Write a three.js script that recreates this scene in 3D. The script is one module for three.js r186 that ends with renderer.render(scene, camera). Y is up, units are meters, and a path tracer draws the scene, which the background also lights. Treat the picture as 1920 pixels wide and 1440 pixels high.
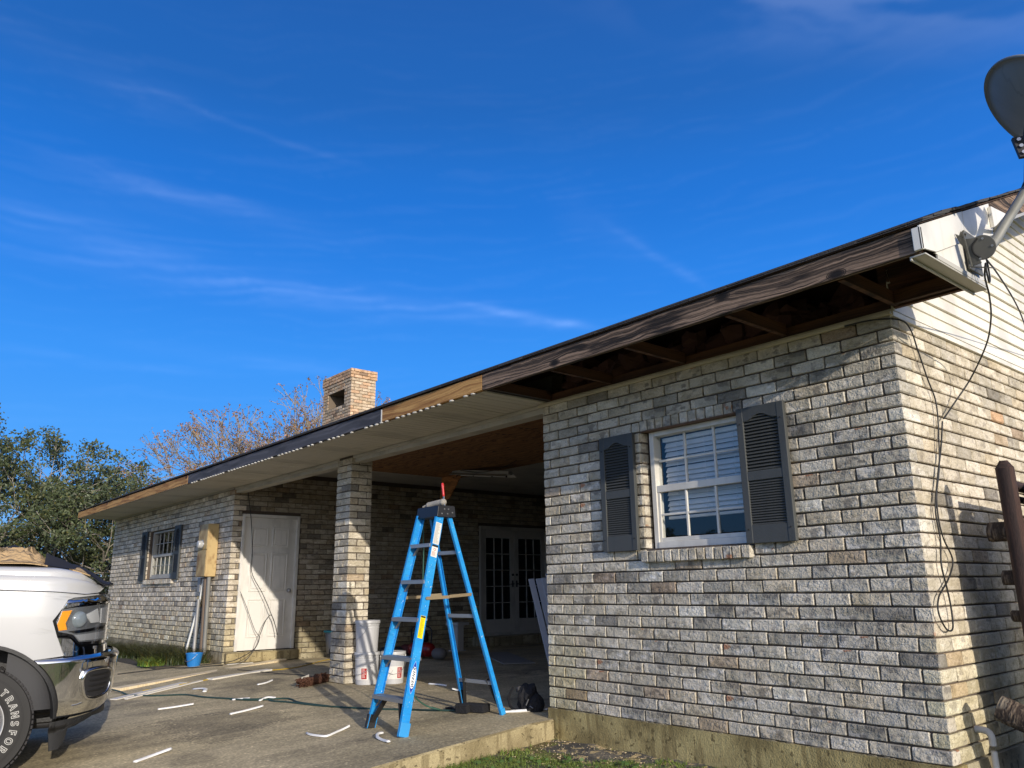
import * as THREE from 'three';
import { mergeGeometries } from 'three/addons/utils/BufferGeometryUtils.js';
import { RoundedBoxGeometry } from 'three/addons/geometries/RoundedBoxGeometry.js';

// ------------------------------------------------------------------ camera, sky, sun, exposure
const scene = new THREE.Scene();
const camera = new THREE.PerspectiveCamera(51.76, 1024 / 768, 0.05, 900);
camera.position.set(2.174, 1.0305, 5.1233);
camera.rotation.set(0.25348, 0.86947, -0.01415, 'YXZ');
const SUN = new THREE.Vector3(1, 0.275, 0.25).normalize();
const sun = new THREE.DirectionalLight(new THREE.Color().setRGB(1.0, 0.92, 0.82), 3.9);
sun.position.copy(SUN).multiplyScalar(60).add(new THREE.Vector3(-6, 0, 0));
sun.target.position.set(-6, 0, 0);
sun.castShadow = true; sun.shadow.mapSize.set(4096, 4096);
Object.assign(sun.shadow.camera, { left: -32, right: 32, top: 26, bottom: -20, near: 1, far: 140 });
scene.add(sun, sun.target);

// ------------------------------------------------------------------ random and noise
function rngOf(seed) { let a = seed >>> 0; return () => { a = (a + 0x6D2B79F5) | 0; let t = Math.imul(a ^ (a >>> 15), 1 | a); t = (t + Math.imul(t ^ (t >>> 7), 61 | t)) ^ t; return ((t ^ (t >>> 14)) >>> 0) / 4294967296; }; }
const rnd = rngOf(20231);
const R = (a, b, f = rnd) => a + (b - a) * f();
function hash(x, y, s) { let h = Math.imul(x, 374761393) + Math.imul(y, 668265263) + Math.imul(s, 1274126177); h = Math.imul(h ^ (h >>> 13), 1274126177); return ((h ^ (h >>> 16)) >>> 0) / 4294967296; }
function tn(x, y, px, py, s) {       // tileable value noise with periods px, py
  const xi = Math.floor(x), yi = Math.floor(y); let fx = x - xi, fy = y - yi; fx = fx * fx * (3 - 2 * fx); fy = fy * fy * (3 - 2 * fy);
  const m = (a, n) => ((a % n) + n) % n; const x0 = m(xi, px), x1 = m(xi + 1, px), y0 = m(yi, py), y1 = m(yi + 1, py);
  const a = hash(x0, y0, s), b = hash(x1, y0, s), c = hash(x0, y1, s), d = hash(x1, y1, s);
  return a + (b - a) * fx + (c - a) * fy + (a - b - c + d) * fx * fy;
}
function fbm(u, v, fx, fy, oct, s) { let t = 0, w = 0.5, n = 0; for (let i = 0; i < oct; i++) { t += w * tn(u * fx, v * fy, fx, fy, s + i * 17); n += w; w *= 0.5; fx *= 2; fy *= 2; } return t / n; }
const sst = (a, b, x) => { x = Math.min(1, Math.max(0, (x - a) / (b - a))); return x * x * (3 - 2 * x); };
const mix = (a, b, t) => a + (b - a) * t;
const mix3 = (a, b, t) => [mix(a[0], b[0], t), mix(a[1], b[1], t), mix(a[2], b[2], t)];

// ------------------------------------------------------------------ the sky
{
  const W = 2048, H = 1024, data = new Float32Array(W * H * 4);
  const stops = [[-90, .16, .15, .13], [-4, .2, .22, .24], [0, .42, .58, .82], [4, .19, .48, .95], [9, .085, .385, 1.0], [15, .05, .318, .955], [21, .028, .24, .83], [27, .018, .185, .69], [34, .017, .138, .51], [45, .017, .105, .40], [90, .014, .07, .28]];
  const streaks = [ // azimuth left of -z and elevation of both ends, half width, strength
    [76, 31.95, 62.3, 29.65, .16, .16], [88, 33.2, 74, 31.6, .9, .11], [52.6, 20.15, 43.0, 18.35, .26, .34], [48.6, 19.3, 44.5, 18.6, .5, .16], [42, 25.4, 34.2, 20.3, .26, .20], [46, 27.2, 39, 22.9, 1.0, .09],
    [86, 22.3, 65, 21.1, 1.2, .10], [86, 20.2, 70, 20.9, .8, .09], [79, 21.7, 52, 19.5, 1.5, .09], [67, 21.4, 48, 19.0, .7, .10], [83, 26.9, 66, 25.5, .5, .14], [80, 25.6, 60, 24.4, .9, .08],
    [84, 14.7, 70, 14.6, .25, .11], [78, 16.3, 62, 15.2, .5, .08], [66, 12.1, 55, 11.6, .22, .1], [90, 24, 76, 23.4, 1.4, .08]];
  for (let j = 0; j < H; j++) {
    const el = ((j + .5) / H - .5) * 180, ce = Math.cos(el * Math.PI / 180), se = Math.sin(el * Math.PI / 180);
    let k = 0; while (k < stops.length - 2 && el > stops[k + 1][0]) k++;
    const t = sst(0, 1, Math.min(1, Math.max(0, (el - stops[k][0]) / (stops[k + 1][0] - stops[k][0])))), tl = Math.min(1, Math.max(0, (el - stops[k][0]) / (stops[k + 1][0] - stops[k][0])));
    const tt = mix(t, tl, .7);
    for (let i = 0; i < W; i++) {
      const ph = ((i + .5) / W - .5) * 2 * Math.PI, dx = ce * Math.cos(ph), dz = ce * Math.sin(ph);
      let c = [1, 2, 3].map(n => mix(stops[k][n], stops[k + 1][n], tt));
      if (el > -3) {
        const az = Math.atan2(-dx, -dz) * 180 / Math.PI;
        // sun side of the sky: unseen warm-white aureole, strengthened to offset the blue skylight
        const cs = dx * SUN.x + se * SUN.y + dz * SUN.z, ang = Math.acos(Math.min(1, cs)) * 180 / Math.PI;
        const g = 1.9 * Math.exp(-ang / 15) + 1.25 * Math.exp(-(ang * ang) / 1900);
        c = [c[0] + g * 1.0, c[1] + g * .86, c[2] + g * .62];
        // cirrus
        let m = 0;
        const wob = (fbm(az / 360 + .5, el / 180 + .5, 96, 96, 3, 5) - .5) * 1.6;
        for (const s of streaks) {
          const L2 = (s[2] - s[0]) ** 2 + (s[3] - s[1]) ** 2; const q = ((az - s[0]) * (s[2] - s[0]) + (el - s[1]) * (s[3] - s[1])) / L2;
          if (q < -.3 || q > 1.3) continue;
          const px = s[0] + q * (s[2] - s[0]), py = s[1] + q * (s[3] - s[1]); const d = (el - py + (az - px) * .1) + wob * Math.min(.6, s[4]);
          m += s[5] * Math.exp(-(d * d) / (s[4] * s[4])) * sst(-.25, .25, q) * (1 - sst(.6, 1.25, q));
        }
        const warp = fbm(az / 360 + .5, el / 180 + .5, 40, 40, 3, 9);
        const fil = fbm(az / 360 + .5 + warp * .01, (el + az * .07) / 180 + .5 + warp * .012, 60, 640, 5, 31);
        m *= .08 + 1.15 * fil * fil * 1.3;
        // wider veil high on the right
        const vx = fbm((az * .9 + el) / 360 + .5, (el - az * .24) / 180 + .5 + warp * .02, 36, 110, 5, 71);
        m += .30 * sst(-1.5, 6, el - (30.4 + (az - 13) * .29)) * (1 - sst(7, 15, el - (30.4 + (az - 13) * .29))) * sst(.40, .72, vx) * sst(56, 30, az) * sst(-40, -10, az);
        m += .03 * sst(.5, .8, fil) * sst(2, 10, el) * (1 - sst(28, 45, el));
        c = [c[0] + m * .30, c[1] + m * .32, c[2] + m * .34];
      }
      const o = (j * W + i) * 4; data[o] = c[0]; data[o + 1] = c[1]; data[o + 2] = c[2]; data[o + 3] = 1;
    }
  }
  const tex = new THREE.DataTexture(data, W, H, THREE.RGBAFormat, THREE.FloatType);
  tex.mapping = THREE.EquirectangularReflectionMapping; tex.magFilter = THREE.LinearFilter; tex.minFilter = THREE.LinearFilter; tex.needsUpdate = true;
  scene.background = tex; scene.environment = tex;
}
scene.backgroundIntensity = 1; scene.environmentIntensity = 1;
const EXPOSURE = 1.0;

// ------------------------------------------------------------------ textures and materials
function tex(size, fn, srgb = true, h = size) {
  const d = new Uint8Array(size * h * 4);
  for (let j = 0; j < h; j++) for (let i = 0; i < size; i++) { const c = fn((i + .5) / size, (j + .5) / h), o = (j * size + i) * 4; for (let k = 0; k < 3; k++) d[o + k] = Math.max(0, Math.min(255, Math.round((typeof c === 'number' ? c : c[k]) * 255))); d[o + 3] = 255; }
  const t = new THREE.DataTexture(d, size, h, THREE.RGBAFormat); t.wrapS = t.wrapT = THREE.RepeatWrapping; t.magFilter = THREE.LinearFilter; t.minFilter = THREE.LinearMipmapLinearFilter; t.generateMipmaps = true;
  if (srgb) t.colorSpace = THREE.SRGBColorSpace; t.needsUpdate = true; return t;
}
const rep = (t, x, y = x) => { t.repeat.set(1 / x, 1 / y); return t; };   // texture covers x by y metres
const M = (o) => new THREE.MeshStandardMaterial(Object.assign({ roughness: .8, metalness: 0 }, o));
const P = (o) => new THREE.MeshPhysicalMaterial(Object.assign({ roughness: .8, metalness: 0 }, o));
const lin = (r, g, b) => new THREE.Color().setRGB(r, g, b);

// brick: lime-washed clay, 1 m of face
const brickMapA = rep(tex(1024, (u, v) => {
  const lo = fbm(u, v, 9, 14, 4, 3), hi = fbm(u, v, 90, 110, 3, 7), st = fbm(u, v, 14, 20, 5, 91), wh = fbm(u, v, 11, 30, 5, 55), sp = fbm(u, v, 160, 160, 2, 23);
  let c = mix3([.80, .78, .71], [.90, .885, .83], sst(.35, .66, lo));
  c = mix3(c, [.97, .965, .94], sst(.56, .74, wh) * .45);
  c = mix3(c, [.62, .60, .57], sst(.62, .73, st) * .55);
  c = mix3(c, [.50, .47, .44], sst(.72, .80, sp) * .45);
  const g = .93 + .14 * hi; return [c[0] * g, c[1] * g, c[2] * g];
}), 1);
const brickMapB = rep(tex(1024, (u, v) => {
  const lo = fbm(u, v, 8, 12, 4, 203), hi = fbm(u, v, 100, 100, 3, 207), st = fbm(u, v, 12, 18, 5, 291), wh = fbm(u, v, 16, 26, 5, 255), or = fbm(u, v, 7, 8, 4, 270);
  let c = mix3([.75, .74, .69], [.88, .86, .80], sst(.3, .68, lo));
  c = mix3(c, [.97, .965, .95], sst(.58, .72, wh) * .55);
  c = mix3(c, [.52, .51, .49], sst(.59, .70, st) * .65);
  c = mix3(c, [.72, .46, .32], sst(.74, .80, or) * .7);
  const g = .92 + .16 * hi; return [c[0] * g, c[1] * g, c[2] * g];
}), 1);
const brickBump = rep(tex(1024, (u, v) => {
  const a = fbm(u, v, 26, 40, 4, 11), w = fbm(u + a * .02, v + a * .03, 46, 30, 3, 63), p = fbm(u, v, 120, 120, 2, 15), cr = Math.abs(fbm(u + w * .02, v, 18, 26, 4, 77) - .5);
  return .30 + .5 * a + .34 * (w - .5) + .16 * (p - .5) - .16 * (1 - sst(0, .03, cr));
}, false), 1);
const brickTints = [[.82, .77, .715, 26], [.75, .70, .64, 24], [.67, .62, .555, 18], [.97, .935, .895, 6], [.77, .69, .59, 12], [.66, .63, .60, 10], [.53, .50, .465, 6], [.36, .34, .325, 3.5], [.64, .53, .43, 1.6], [.76, .52, .36, .4], [.50, .40, .33, 1]];
const brickMats = [];
brickTints.forEach((t, i) => { for (const [m, w] of [[brickMapA, .6], [brickMapB, .4]]) brickMats.push({ w: t[3] * w, m: M({ map: m, bumpMap: brickBump, bumpScale: .015, roughness: .93, color: lin(t[0], t[1], t[2]) }), c: t }); });
const brickW = brickMats.reduce((s, b) => s + b.w, 0);
const pickBrick = (f) => { let x = f() * brickW; for (const b of brickMats) { x -= b.w; if (x <= 0) return b; } return brickMats[0]; };
const brickStuffMat = M({ map: brickMapA, bumpMap: brickBump, bumpScale: .015, roughness: .93, vertexColors: true });
const mortarBump = rep(tex(512, (u, v) => fbm(u, v, 60, 60, 3, 5), false), .6);
const mortarMat = M({ color: lin(.105, .08, .06), bumpMap: mortarBump, bumpScale: .004, roughness: .95 });
const concBump = rep(tex(1024, (u, v) => .5 * fbm(u, v, 220, 220, 2, 4) + .3 * fbm(u, v, 60, 18, 3, 8) + .2 * fbm(u, v, 9, 9, 3, 12), false), 1.6);
// driveway: 10 m by 10 m of broom-finished concrete, streaks run along z, with damp patches and a crack
const driveMap = rep(tex(2048, (u, v) => {
  const fine = fbm(u, v, 700, 700, 2, 41), streak = fbm(u, v, 110, 14, 4, 43), st2 = fbm(u, v, 34, 5, 4, 47), blot = fbm(u, v, 7, 6, 5, 53), blot2 = fbm(u, v, 19, 17, 4, 59), speck = fbm(u, v, 420, 420, 2, 61);
  let g = .660 + .27 * (fine - .5) + .12 * (streak - .5) + .16 * (st2 - .5) + .28 * (blot - .5) + .18 * (blot2 - .5);
  g -= .10 * sst(.56, .64, blot2 * .45 + blot * .55);
  if (speck > .80) g += .16;
  { const dx = (u - .405) / .085, dy = (v - .205) / .062, r = Math.hypot(dx, dy) + 1.1 * (blot2 - .5) + .5 * (fine - .5); g -= .115 * (1 - sst(.75, 1.0, r)); const jx = u - (.30 + (v - .2) * -.42), jl = Math.abs(jx); if (jl < .0011 && v > .07 && v < .36) g += .07; }
  const crx = .345 + .03 * (fbm(.2, v, 3, 9, 4, 71) - .5) + .02 * (fbm(.7, v, 3, 60, 3, 73) - .5); const cd = Math.abs(u - crx);
  if (cd < .0008 + .0008 * fbm(.3, v, 3, 90, 2, 79) && fbm(.5, v, 3, 30, 2, 77) > .40) g -= .24;
  { const oil = fbm(u, v, 13, 13, 4, 87); g -= .10 * sst(.66, .74, oil); const grit = fbm(u, v, 900, 900, 1, 89); if (grit > .955) g += .20; }
  const w = .5 + .5 * blot2; return [g * 1.05, g * .96, g * (.715 + .05 * w)];
}), 10);
const driveMat = M({ map: driveMap, bumpMap: concBump, bumpScale: .004, roughness: .9 });
const concMap = rep(tex(1024, (u, v) => {
  const f = fbm(u, v, 260, 260, 2, 141), a = fbm(u, v, 6, 9, 5, 143), d = fbm(u, v, 40, 6, 4, 147), pit = fbm(u, v, 60, 60, 3, 151);
  let c = mix3([.50, .46, .36], [.66, .62, .51], sst(.3, .7, a)); c = mix3(c, [.40, .36, .27], sst(.55, .75, d) * .5); c = mix3(c, [.30, .27, .2], sst(.70, .76, pit) * .6); const g = .9 + .2 * f; return [c[0] * g, c[1] * g, c[2] * g];
}), 2);
const concMat = M({ map: concMap, bumpMap: concBump, bumpScale: .006, roughness: .92 });
const wood = (base, dark, seed, fx, amt, knots, len = 2) => rep(tex(len > 2 ? 2048 : 1024, (u, v) => {      // grain along u, len by .3 m
  let kx = 0, kr = 9; for (const [a, b] of knots) { const dx = (u - a) * len, dy = (v - b) * .34; const r = Math.hypot(dx * .55, dy); if (r < kr) { kr = r; } kx += .05 * Math.exp(-(r * r) / .0028) * Math.sign(dy || 1); }
  const wv = v + kx + .42 * (fbm(u, v, Math.round(len), 1, 3, seed) - .5) + .14 * (fbm(u, v, Math.round(len * 3), 3, 4, seed + 3) - .5) + .03 * (fbm(u, v, Math.round(len * 18), 6, 3, seed + 5) - .5);
  const rv = fbm(.3, wv * .999, 2, Math.round(fx * 2.5), 2, seed + 21), ring = sst(.35, .75, rv), gr = fbm(u, wv, Math.round(len * 2), 110, 3, seed + 7), bl = fbm(u, v, Math.round(len * 3), 5, 5, seed + 9);
  let t = .55 * ring + .45 * sst(.38, .75, gr) + .55 * sst(.48, .75, bl);
  let c = mix3(base, dark, Math.min(1, t * amt)); if (kr < .035) c = mix3([dark[0] * .6, dark[1] * .5, dark[2] * .45], c, sst(.012, .035, kr) * (.6 + .4 * Math.sin(kr * 900)));
  const f = .93 + .14 * fbm(u, v, 300, 200, 2, seed + 11); return [c[0] * f, c[1] * f, c[2] * f];
}, true, 256), len, .3);
const darkKnots = [[.12, .55], [.36, .35], [.58, .62], [.86, .45]];
const fasciaDarkMat = M({ map: wood([.60, .50, .41], [.11, .083, .065], 401, 7, 1.25, [[.115, .58], [.37, .35], [.70, .62], [.86, .30]], 5), roughness: .9, bumpMap: rep(tex(512, (u, v) => .6 * fbm(u, v, 6, 80, 3, 19) + .4 * fbm(u, v, 3, 20, 3, 21), false, 256), 2, .3), bumpScale: .006 });
const fasciaYellowMat = M({ map: wood([.80, .62, .36], [.55, .37, .17], 431, 8, .95, [[.42, .62]], 5), roughness: .75 });
const fasciaGreyMat = M({ map: wood([.36, .355, .37], [.22, .22, .235], 461, 5, .8, [], 5), roughness: .85 });
const rafterMat = M({ map: wood([.43, .29, .19], [.20, .125, .085], 481, 6, .9, [[.4, .5]]), roughness: .85 });
const lumberMat = M({ map: wood([.92, .86, .73], [.80, .70, .52], 491, 6, .7, [[.6, .4]]), roughness: .85 });
const plyMap = rep(tex(1024, (u, v) => {
  const wv = v + .35 * (fbm(u, v, 3, 3, 3, 511) - .5), ring = .5 + .5 * Math.sin(wv * 6.283 * 9), gr = fbm(u, wv, 8, 120, 3, 517), kn = fbm(u, v, 14, 26, 3, 523);
  let c = mix3([.60, .44, .28], [.40, .27, .16], .5 * ring + .5 * sst(.35, .7, gr)); c = mix3(c, [.12, .07, .05], sst(.70, .80, kn) * .9); return c;
}), 1.3);
const plyMat = M({ map: plyMap, roughness: .8 });
const paintBump = rep(tex(512, (u, v) => fbm(u, v, 60, 60, 3, 33), false), .5);
const grimeMap = rep(tex(512, (u, v) => { const a = fbm(u, v, 5, 4, 5, 601), b = fbm(u, v, 40, 7, 4, 603), g = 1 - .09 * sst(.45, .75, a) - .035 * sst(.5, .8, b); return [g, g * .99, g * .965]; }), 1.7);
const whiteMat = M({ color: lin(.72, .70, .65), map: grimeMap, roughness: .55 });
const vinylMat = M({ color: lin(.80, .77, .69), map: grimeMap, roughness: .5, bumpMap: rep(tex(256, (u, v) => fbm(u, v, 6, 80, 3, 5), false), .4), bumpScale: .0006 });
const soffitMat = M({ color: lin(.60, .57, .50), map: grimeMap, roughness: .6 });
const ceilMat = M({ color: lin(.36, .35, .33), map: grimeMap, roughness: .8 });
const doorMat = M({ color: lin(.76, .745, .71), map: grimeMap, roughness: .45, bumpMap: paintBump, bumpScale: .001 });
const shutterMat = M({ color: lin(.066, .070, .068), map: grimeMap, roughness: .62, bumpMap: paintBump, bumpScale: .001 });
const shutterFarMat = M({ color: lin(.045, .052, .058), map: grimeMap, roughness: .6 });
const darkMat = M({ color: lin(.02, .02, .02), roughness: .95 });
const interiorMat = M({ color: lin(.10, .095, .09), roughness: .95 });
const glassMat = P({ color: lin(.96, .98, .97), transmission: 1, thickness: 0, roughness: .015, ior: 1.58, specularIntensity: 1 });
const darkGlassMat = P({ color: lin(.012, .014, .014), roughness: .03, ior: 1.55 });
const blindMat = M({ color: lin(.66, .66, .65), roughness: .5 });
const shingleMat = M({ color: lin(.055, .052, .05), roughness: .97, bumpMap: rep(tex(256, (u, v) => fbm(u, v, 90, 90, 2, 3), false), .4), bumpScale: .004 });
const blackMat = M({ color: lin(.018, .018, .02), roughness: .6 });
const rubberMat = M({ color: lin(.022, .022, .022), roughness: .85, bumpMap: paintBump, bumpScale: .002 });
const steelMat = M({ color: lin(.42, .42, .42), roughness: .38, metalness: .8 });
const greyMetalMat = M({ color: lin(.22, .22, .21), map: grimeMap, roughness: .55, metalness: .15 });
const galvMat = M({ color: lin(.33, .33, .33), map: grimeMap, roughness: .55, metalness: .3 });
const cordMat = M({ color: lin(.012, .012, .012), roughness: .55 });

// ------------------------------------------------------------------ object helpers
const used = {};
function numbered(n) { const k = used[n] = (used[n] || 0) + 1; return k === 1 ? n : `${n}_${String(k - 1).padStart(3, '0')}`; }
function tag(o, label, category, group, kind) { if (label) o.userData.label = label; if (category) o.userData.category = category; if (group) o.userData.group = group; if (kind) o.userData.kind = kind; return o; }
function thing(name, label, category, pos = [0, 0, 0], turn = 0, group) { const o = new THREE.Group(); o.name = numbered(name); o.position.set(...pos); o.rotation.y = turn; tag(o, label, category, group); scene.add(o); o.updateMatrixWorld(true); return o; }
function mesh(name, geo, mat, parent = scene) { const m = new THREE.Mesh(geo, mat); m.name = parent === scene ? numbered(name) : name; m.castShadow = m.receiveShadow = true; parent.add(m); return m; }
// geometry given in world coordinates, put under a thing wherever it stands
function part(name, geo, mat, parent, label) { if (parent !== scene) { parent.updateWorldMatrix(true, false); geo = geo.clone().applyMatrix4(parent.matrixWorld.clone().invert()); } const m = mesh(name, geo, mat, parent); if (label) m.userData.label = label; return m; }
function structure(name, geo, mat, label) { const m = mesh(name, geo, mat); m.userData.kind = 'structure'; if (label) m.userData.label = label; return m; }
function boxUV(g, ox = 0, oy = 0) {       // uv in metres from position, by the main axis of the normal
  const p = g.attributes.position, n = g.attributes.normal, uv = new Float32Array(p.count * 2);
  for (let i = 0; i < p.count; i++) { const ax = Math.abs(n.getX(i)), ay = Math.abs(n.getY(i)), az = Math.abs(n.getZ(i)), x = p.getX(i), y = p.getY(i), z = p.getZ(i); let a, b; if (ax > ay && ax > az) { a = z; b = y; } else if (ay > az) { a = x; b = z; } else { a = x; b = y; } uv[i * 2] = a + ox; uv[i * 2 + 1] = b + oy; }
  g.setAttribute('uv', new THREE.BufferAttribute(uv, 2)); return g;
}
function B(x0, x1, y0, y1, z0, z1) { const g = new THREE.BoxGeometry(Math.abs(x1 - x0), Math.abs(y1 - y0), Math.abs(z1 - z0)); g.translate((x0 + x1) / 2, (y0 + y1) / 2, (z0 + z1) / 2); return boxUV(g, x0 * .37 + z0 * .61, y0 * .53); }
function RB(x0, x1, y0, y1, z0, z1, r = .004) { const w = Math.abs(x1 - x0), h = Math.abs(y1 - y0), d = Math.abs(z1 - z0); const g = new RoundedBoxGeometry(w, h, d, 2, Math.min(r, w / 2.1, h / 2.1, d / 2.1)); g.translate((x0 + x1) / 2, (y0 + y1) / 2, (z0 + z1) / 2); return boxUV(g.index ? g.toNonIndexed() : g, x0 * .37 + z0 * .61, y0 * .53); }
const V = (x, y, z) => new THREE.Vector3(x, y, z);
function tube(pts, r, seg = 0, rad = 7, closed = false) { const c = new THREE.CatmullRomCurve3(pts.map(p => V(...p)), closed, 'centripetal'); return new THREE.TubeGeometry(c, seg || pts.length * 8, r, rad, closed); }
function rod(a, b, r0, r1 = r0, rad = 10) { const A = V(...a), Bv = V(...b), d = Bv.clone().sub(A), g = new THREE.CylinderGeometry(r1, r0, d.length(), rad, 1); g.translate(0, d.length() / 2, 0); g.applyQuaternion(new THREE.Quaternion().setFromUnitVectors(V(0, 1, 0), d.normalize())); g.translate(A.x, A.y, A.z); return g; }
function beam(a, b, w, t, side) {        // box bar from a to b, w along `side`, t across
  const A = V(...a), Bv = V(...b), d = Bv.clone().sub(A), L = d.length(); d.normalize(); const s = V(...side); s.addScaledVector(d, -s.dot(d)).normalize(); const n = d.clone().cross(s).normalize();
  const g = new RoundedBoxGeometry(w, L, t, 1, Math.min(w, t) * .12); const m = new THREE.Matrix4().makeBasis(s, d, n.negate()); const c = A.add(Bv).multiplyScalar(.5); let q = g.index ? g.toNonIndexed() : g; q = boxUV(q, a[0], a[2]); q.applyMatrix4(m); q.translate(c.x, c.y, c.z); return q;
}
function merge(list) { return mergeGeometries(list.map(g => { g = g.index ? g.toNonIndexed() : g; if (!g.attributes.uv) boxUV(g); for (const k of Object.keys(g.attributes)) if (!['position', 'normal', 'uv'].includes(k)) g.deleteAttribute(k); return g; })); }
function prismX(pts, x0, x1) {           // polygon in (z, y), extruded along x; pts counter-clockwise as seen from +x with z to the left
  const sh = new THREE.Shape(pts.map(p => new THREE.Vector2(-p[0], p[1]))); const g = new THREE.ExtrudeGeometry(sh, { depth: x1 - x0, bevelEnabled: false }); g.rotateY(Math.PI / 2); g.translate(x0, 0, 0); return boxUV(g, x0, 0);
}
function lathe(prof, seg = 28) { return new THREE.LatheGeometry(prof.map(p => new THREE.Vector2(p[0], p[1])), seg); }
const gy = (z) => z > .3 ? -.088 - .06 * (z - .3) : -.088;        // height of the slab: flat under the carport, falling away in front
// ------------------------------------------------------------------ ground, slab
const XR = (z) => z < 0 ? -3.36 : -3.36 + .085 * z;                   // right edge of the slab
{
  // lawn, one sheet to the horizon: level behind, falling gently towards the viewer
  const gz = [-400, -120, -40, -14, -2, 0, .3, 1, 2, 3, 4, 6, 9, 14, 40, 120, 400], gx = [-400, -150, -60, -26, -12, -6, -3, 0, 3, 8, 20, 60, 150, 400], pos = [], idx = [], uv = [];
  for (const z of gz) for (const x of gx) { pos.push(x, -.245 - .05 * Math.min(14, Math.max(0, z)), z); uv.push(x, z); }
  for (let j = 0; j < gz.length - 1; j++) for (let i = 0; i < gx.length - 1; i++) { const a = j * gx.length + i, b = a + 1, c = a + gx.length, d = c + 1; idx.push(a, c, b, b, c, d); }
  const g = new THREE.BufferGeometry(); g.setAttribute('position', new THREE.Float32BufferAttribute(pos, 3)); g.setAttribute('uv', new THREE.Float32BufferAttribute(uv, 2)); g.setIndex(idx); g.computeVertexNormals();
  const turf = rep(tex(1024, (u, v) => { const a = fbm(u, v, 12, 12, 4, 801), b = fbm(u, v, 160, 160, 3, 803); const c = mix3([.46, .41, .26], [.42, .44, .21], sst(.35, .6, a)); const f = .65 + .7 * b; return [c[0] * f, c[1] * f, c[2] * f]; }), 3);
  structure('ground', g, M({ map: turf, roughness: 1, bumpMap: rep(tex(512, (u, v) => fbm(u, v, 70, 70, 3, 6), false), .9), bumpScale: .03 }));
}
{
  // one sheet of concrete: carport floor and driveway, with its edge face
  const zs = [-8.4, -4, -1, 0, .3, 1, 2, 3, 4.5, 6, 9, 14], pos = [], idx = [];
  for (const z of zs) { const l = z <= 0 ? -11.28 : -14.5, r = z < 0 ? -3.4 : XR(z); for (let i = 0; i <= 24; i++) pos.push(mix(l, r, i / 24), gy(z), z); }
  for (let j = 0; j < zs.length - 1; j++) for (let i = 0; i < 24; i++) { const a = j * 25 + i; idx.push(a, a + 25, a + 1, a + 1, a + 25, a + 26); }
  const g = new THREE.BufferGeometry(); g.setAttribute('position', new THREE.Float32BufferAttribute(pos, 3)); g.setIndex(idx); g.computeVertexNormals();
  let top = boxUV(g.toNonIndexed());
  structure('driveway', top, driveMat);
  const ep = [], N = 90; const nz = rngOf(77);
  for (let k = 0; k < N; k++) { const z0 = .035 + k * .1, z1 = z0 + .1; for (const [za, zb] of [[z0, z1]]) { const c0 = .006 * fbm(za / 10, .3, 80, 4, 2, 3), c1 = .006 * fbm(zb / 10, .3, 80, 4, 2, 3);
    const A = [XR(za), gy(za), za], Bq = [XR(zb), gy(zb), zb], C = [XR(zb) + .012 + c1, gy(zb) - .012, zb], D = [XR(za) + .012 + c0, gy(za) - .012, za], E = [XR(zb) + .014, gy(zb) - .32, zb], F = [XR(za) + .014, gy(za) - .32, za];
    ep.push(...A, ...Bq, ...C, ...A, ...C, ...D, ...D, ...C, ...E, ...D, ...E, ...F); } }
  const eg = new THREE.BufferGeometry(); eg.setAttribute('position', new THREE.Float32BufferAttribute(ep, 3)); eg.computeVertexNormals(); boxUV(eg);
  structure('slab_edge', eg, M({ map: concMap, bumpMap: concBump, bumpScale: .008, color: lin(1.0, .95, .80), roughness: .95 }));
}

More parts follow.
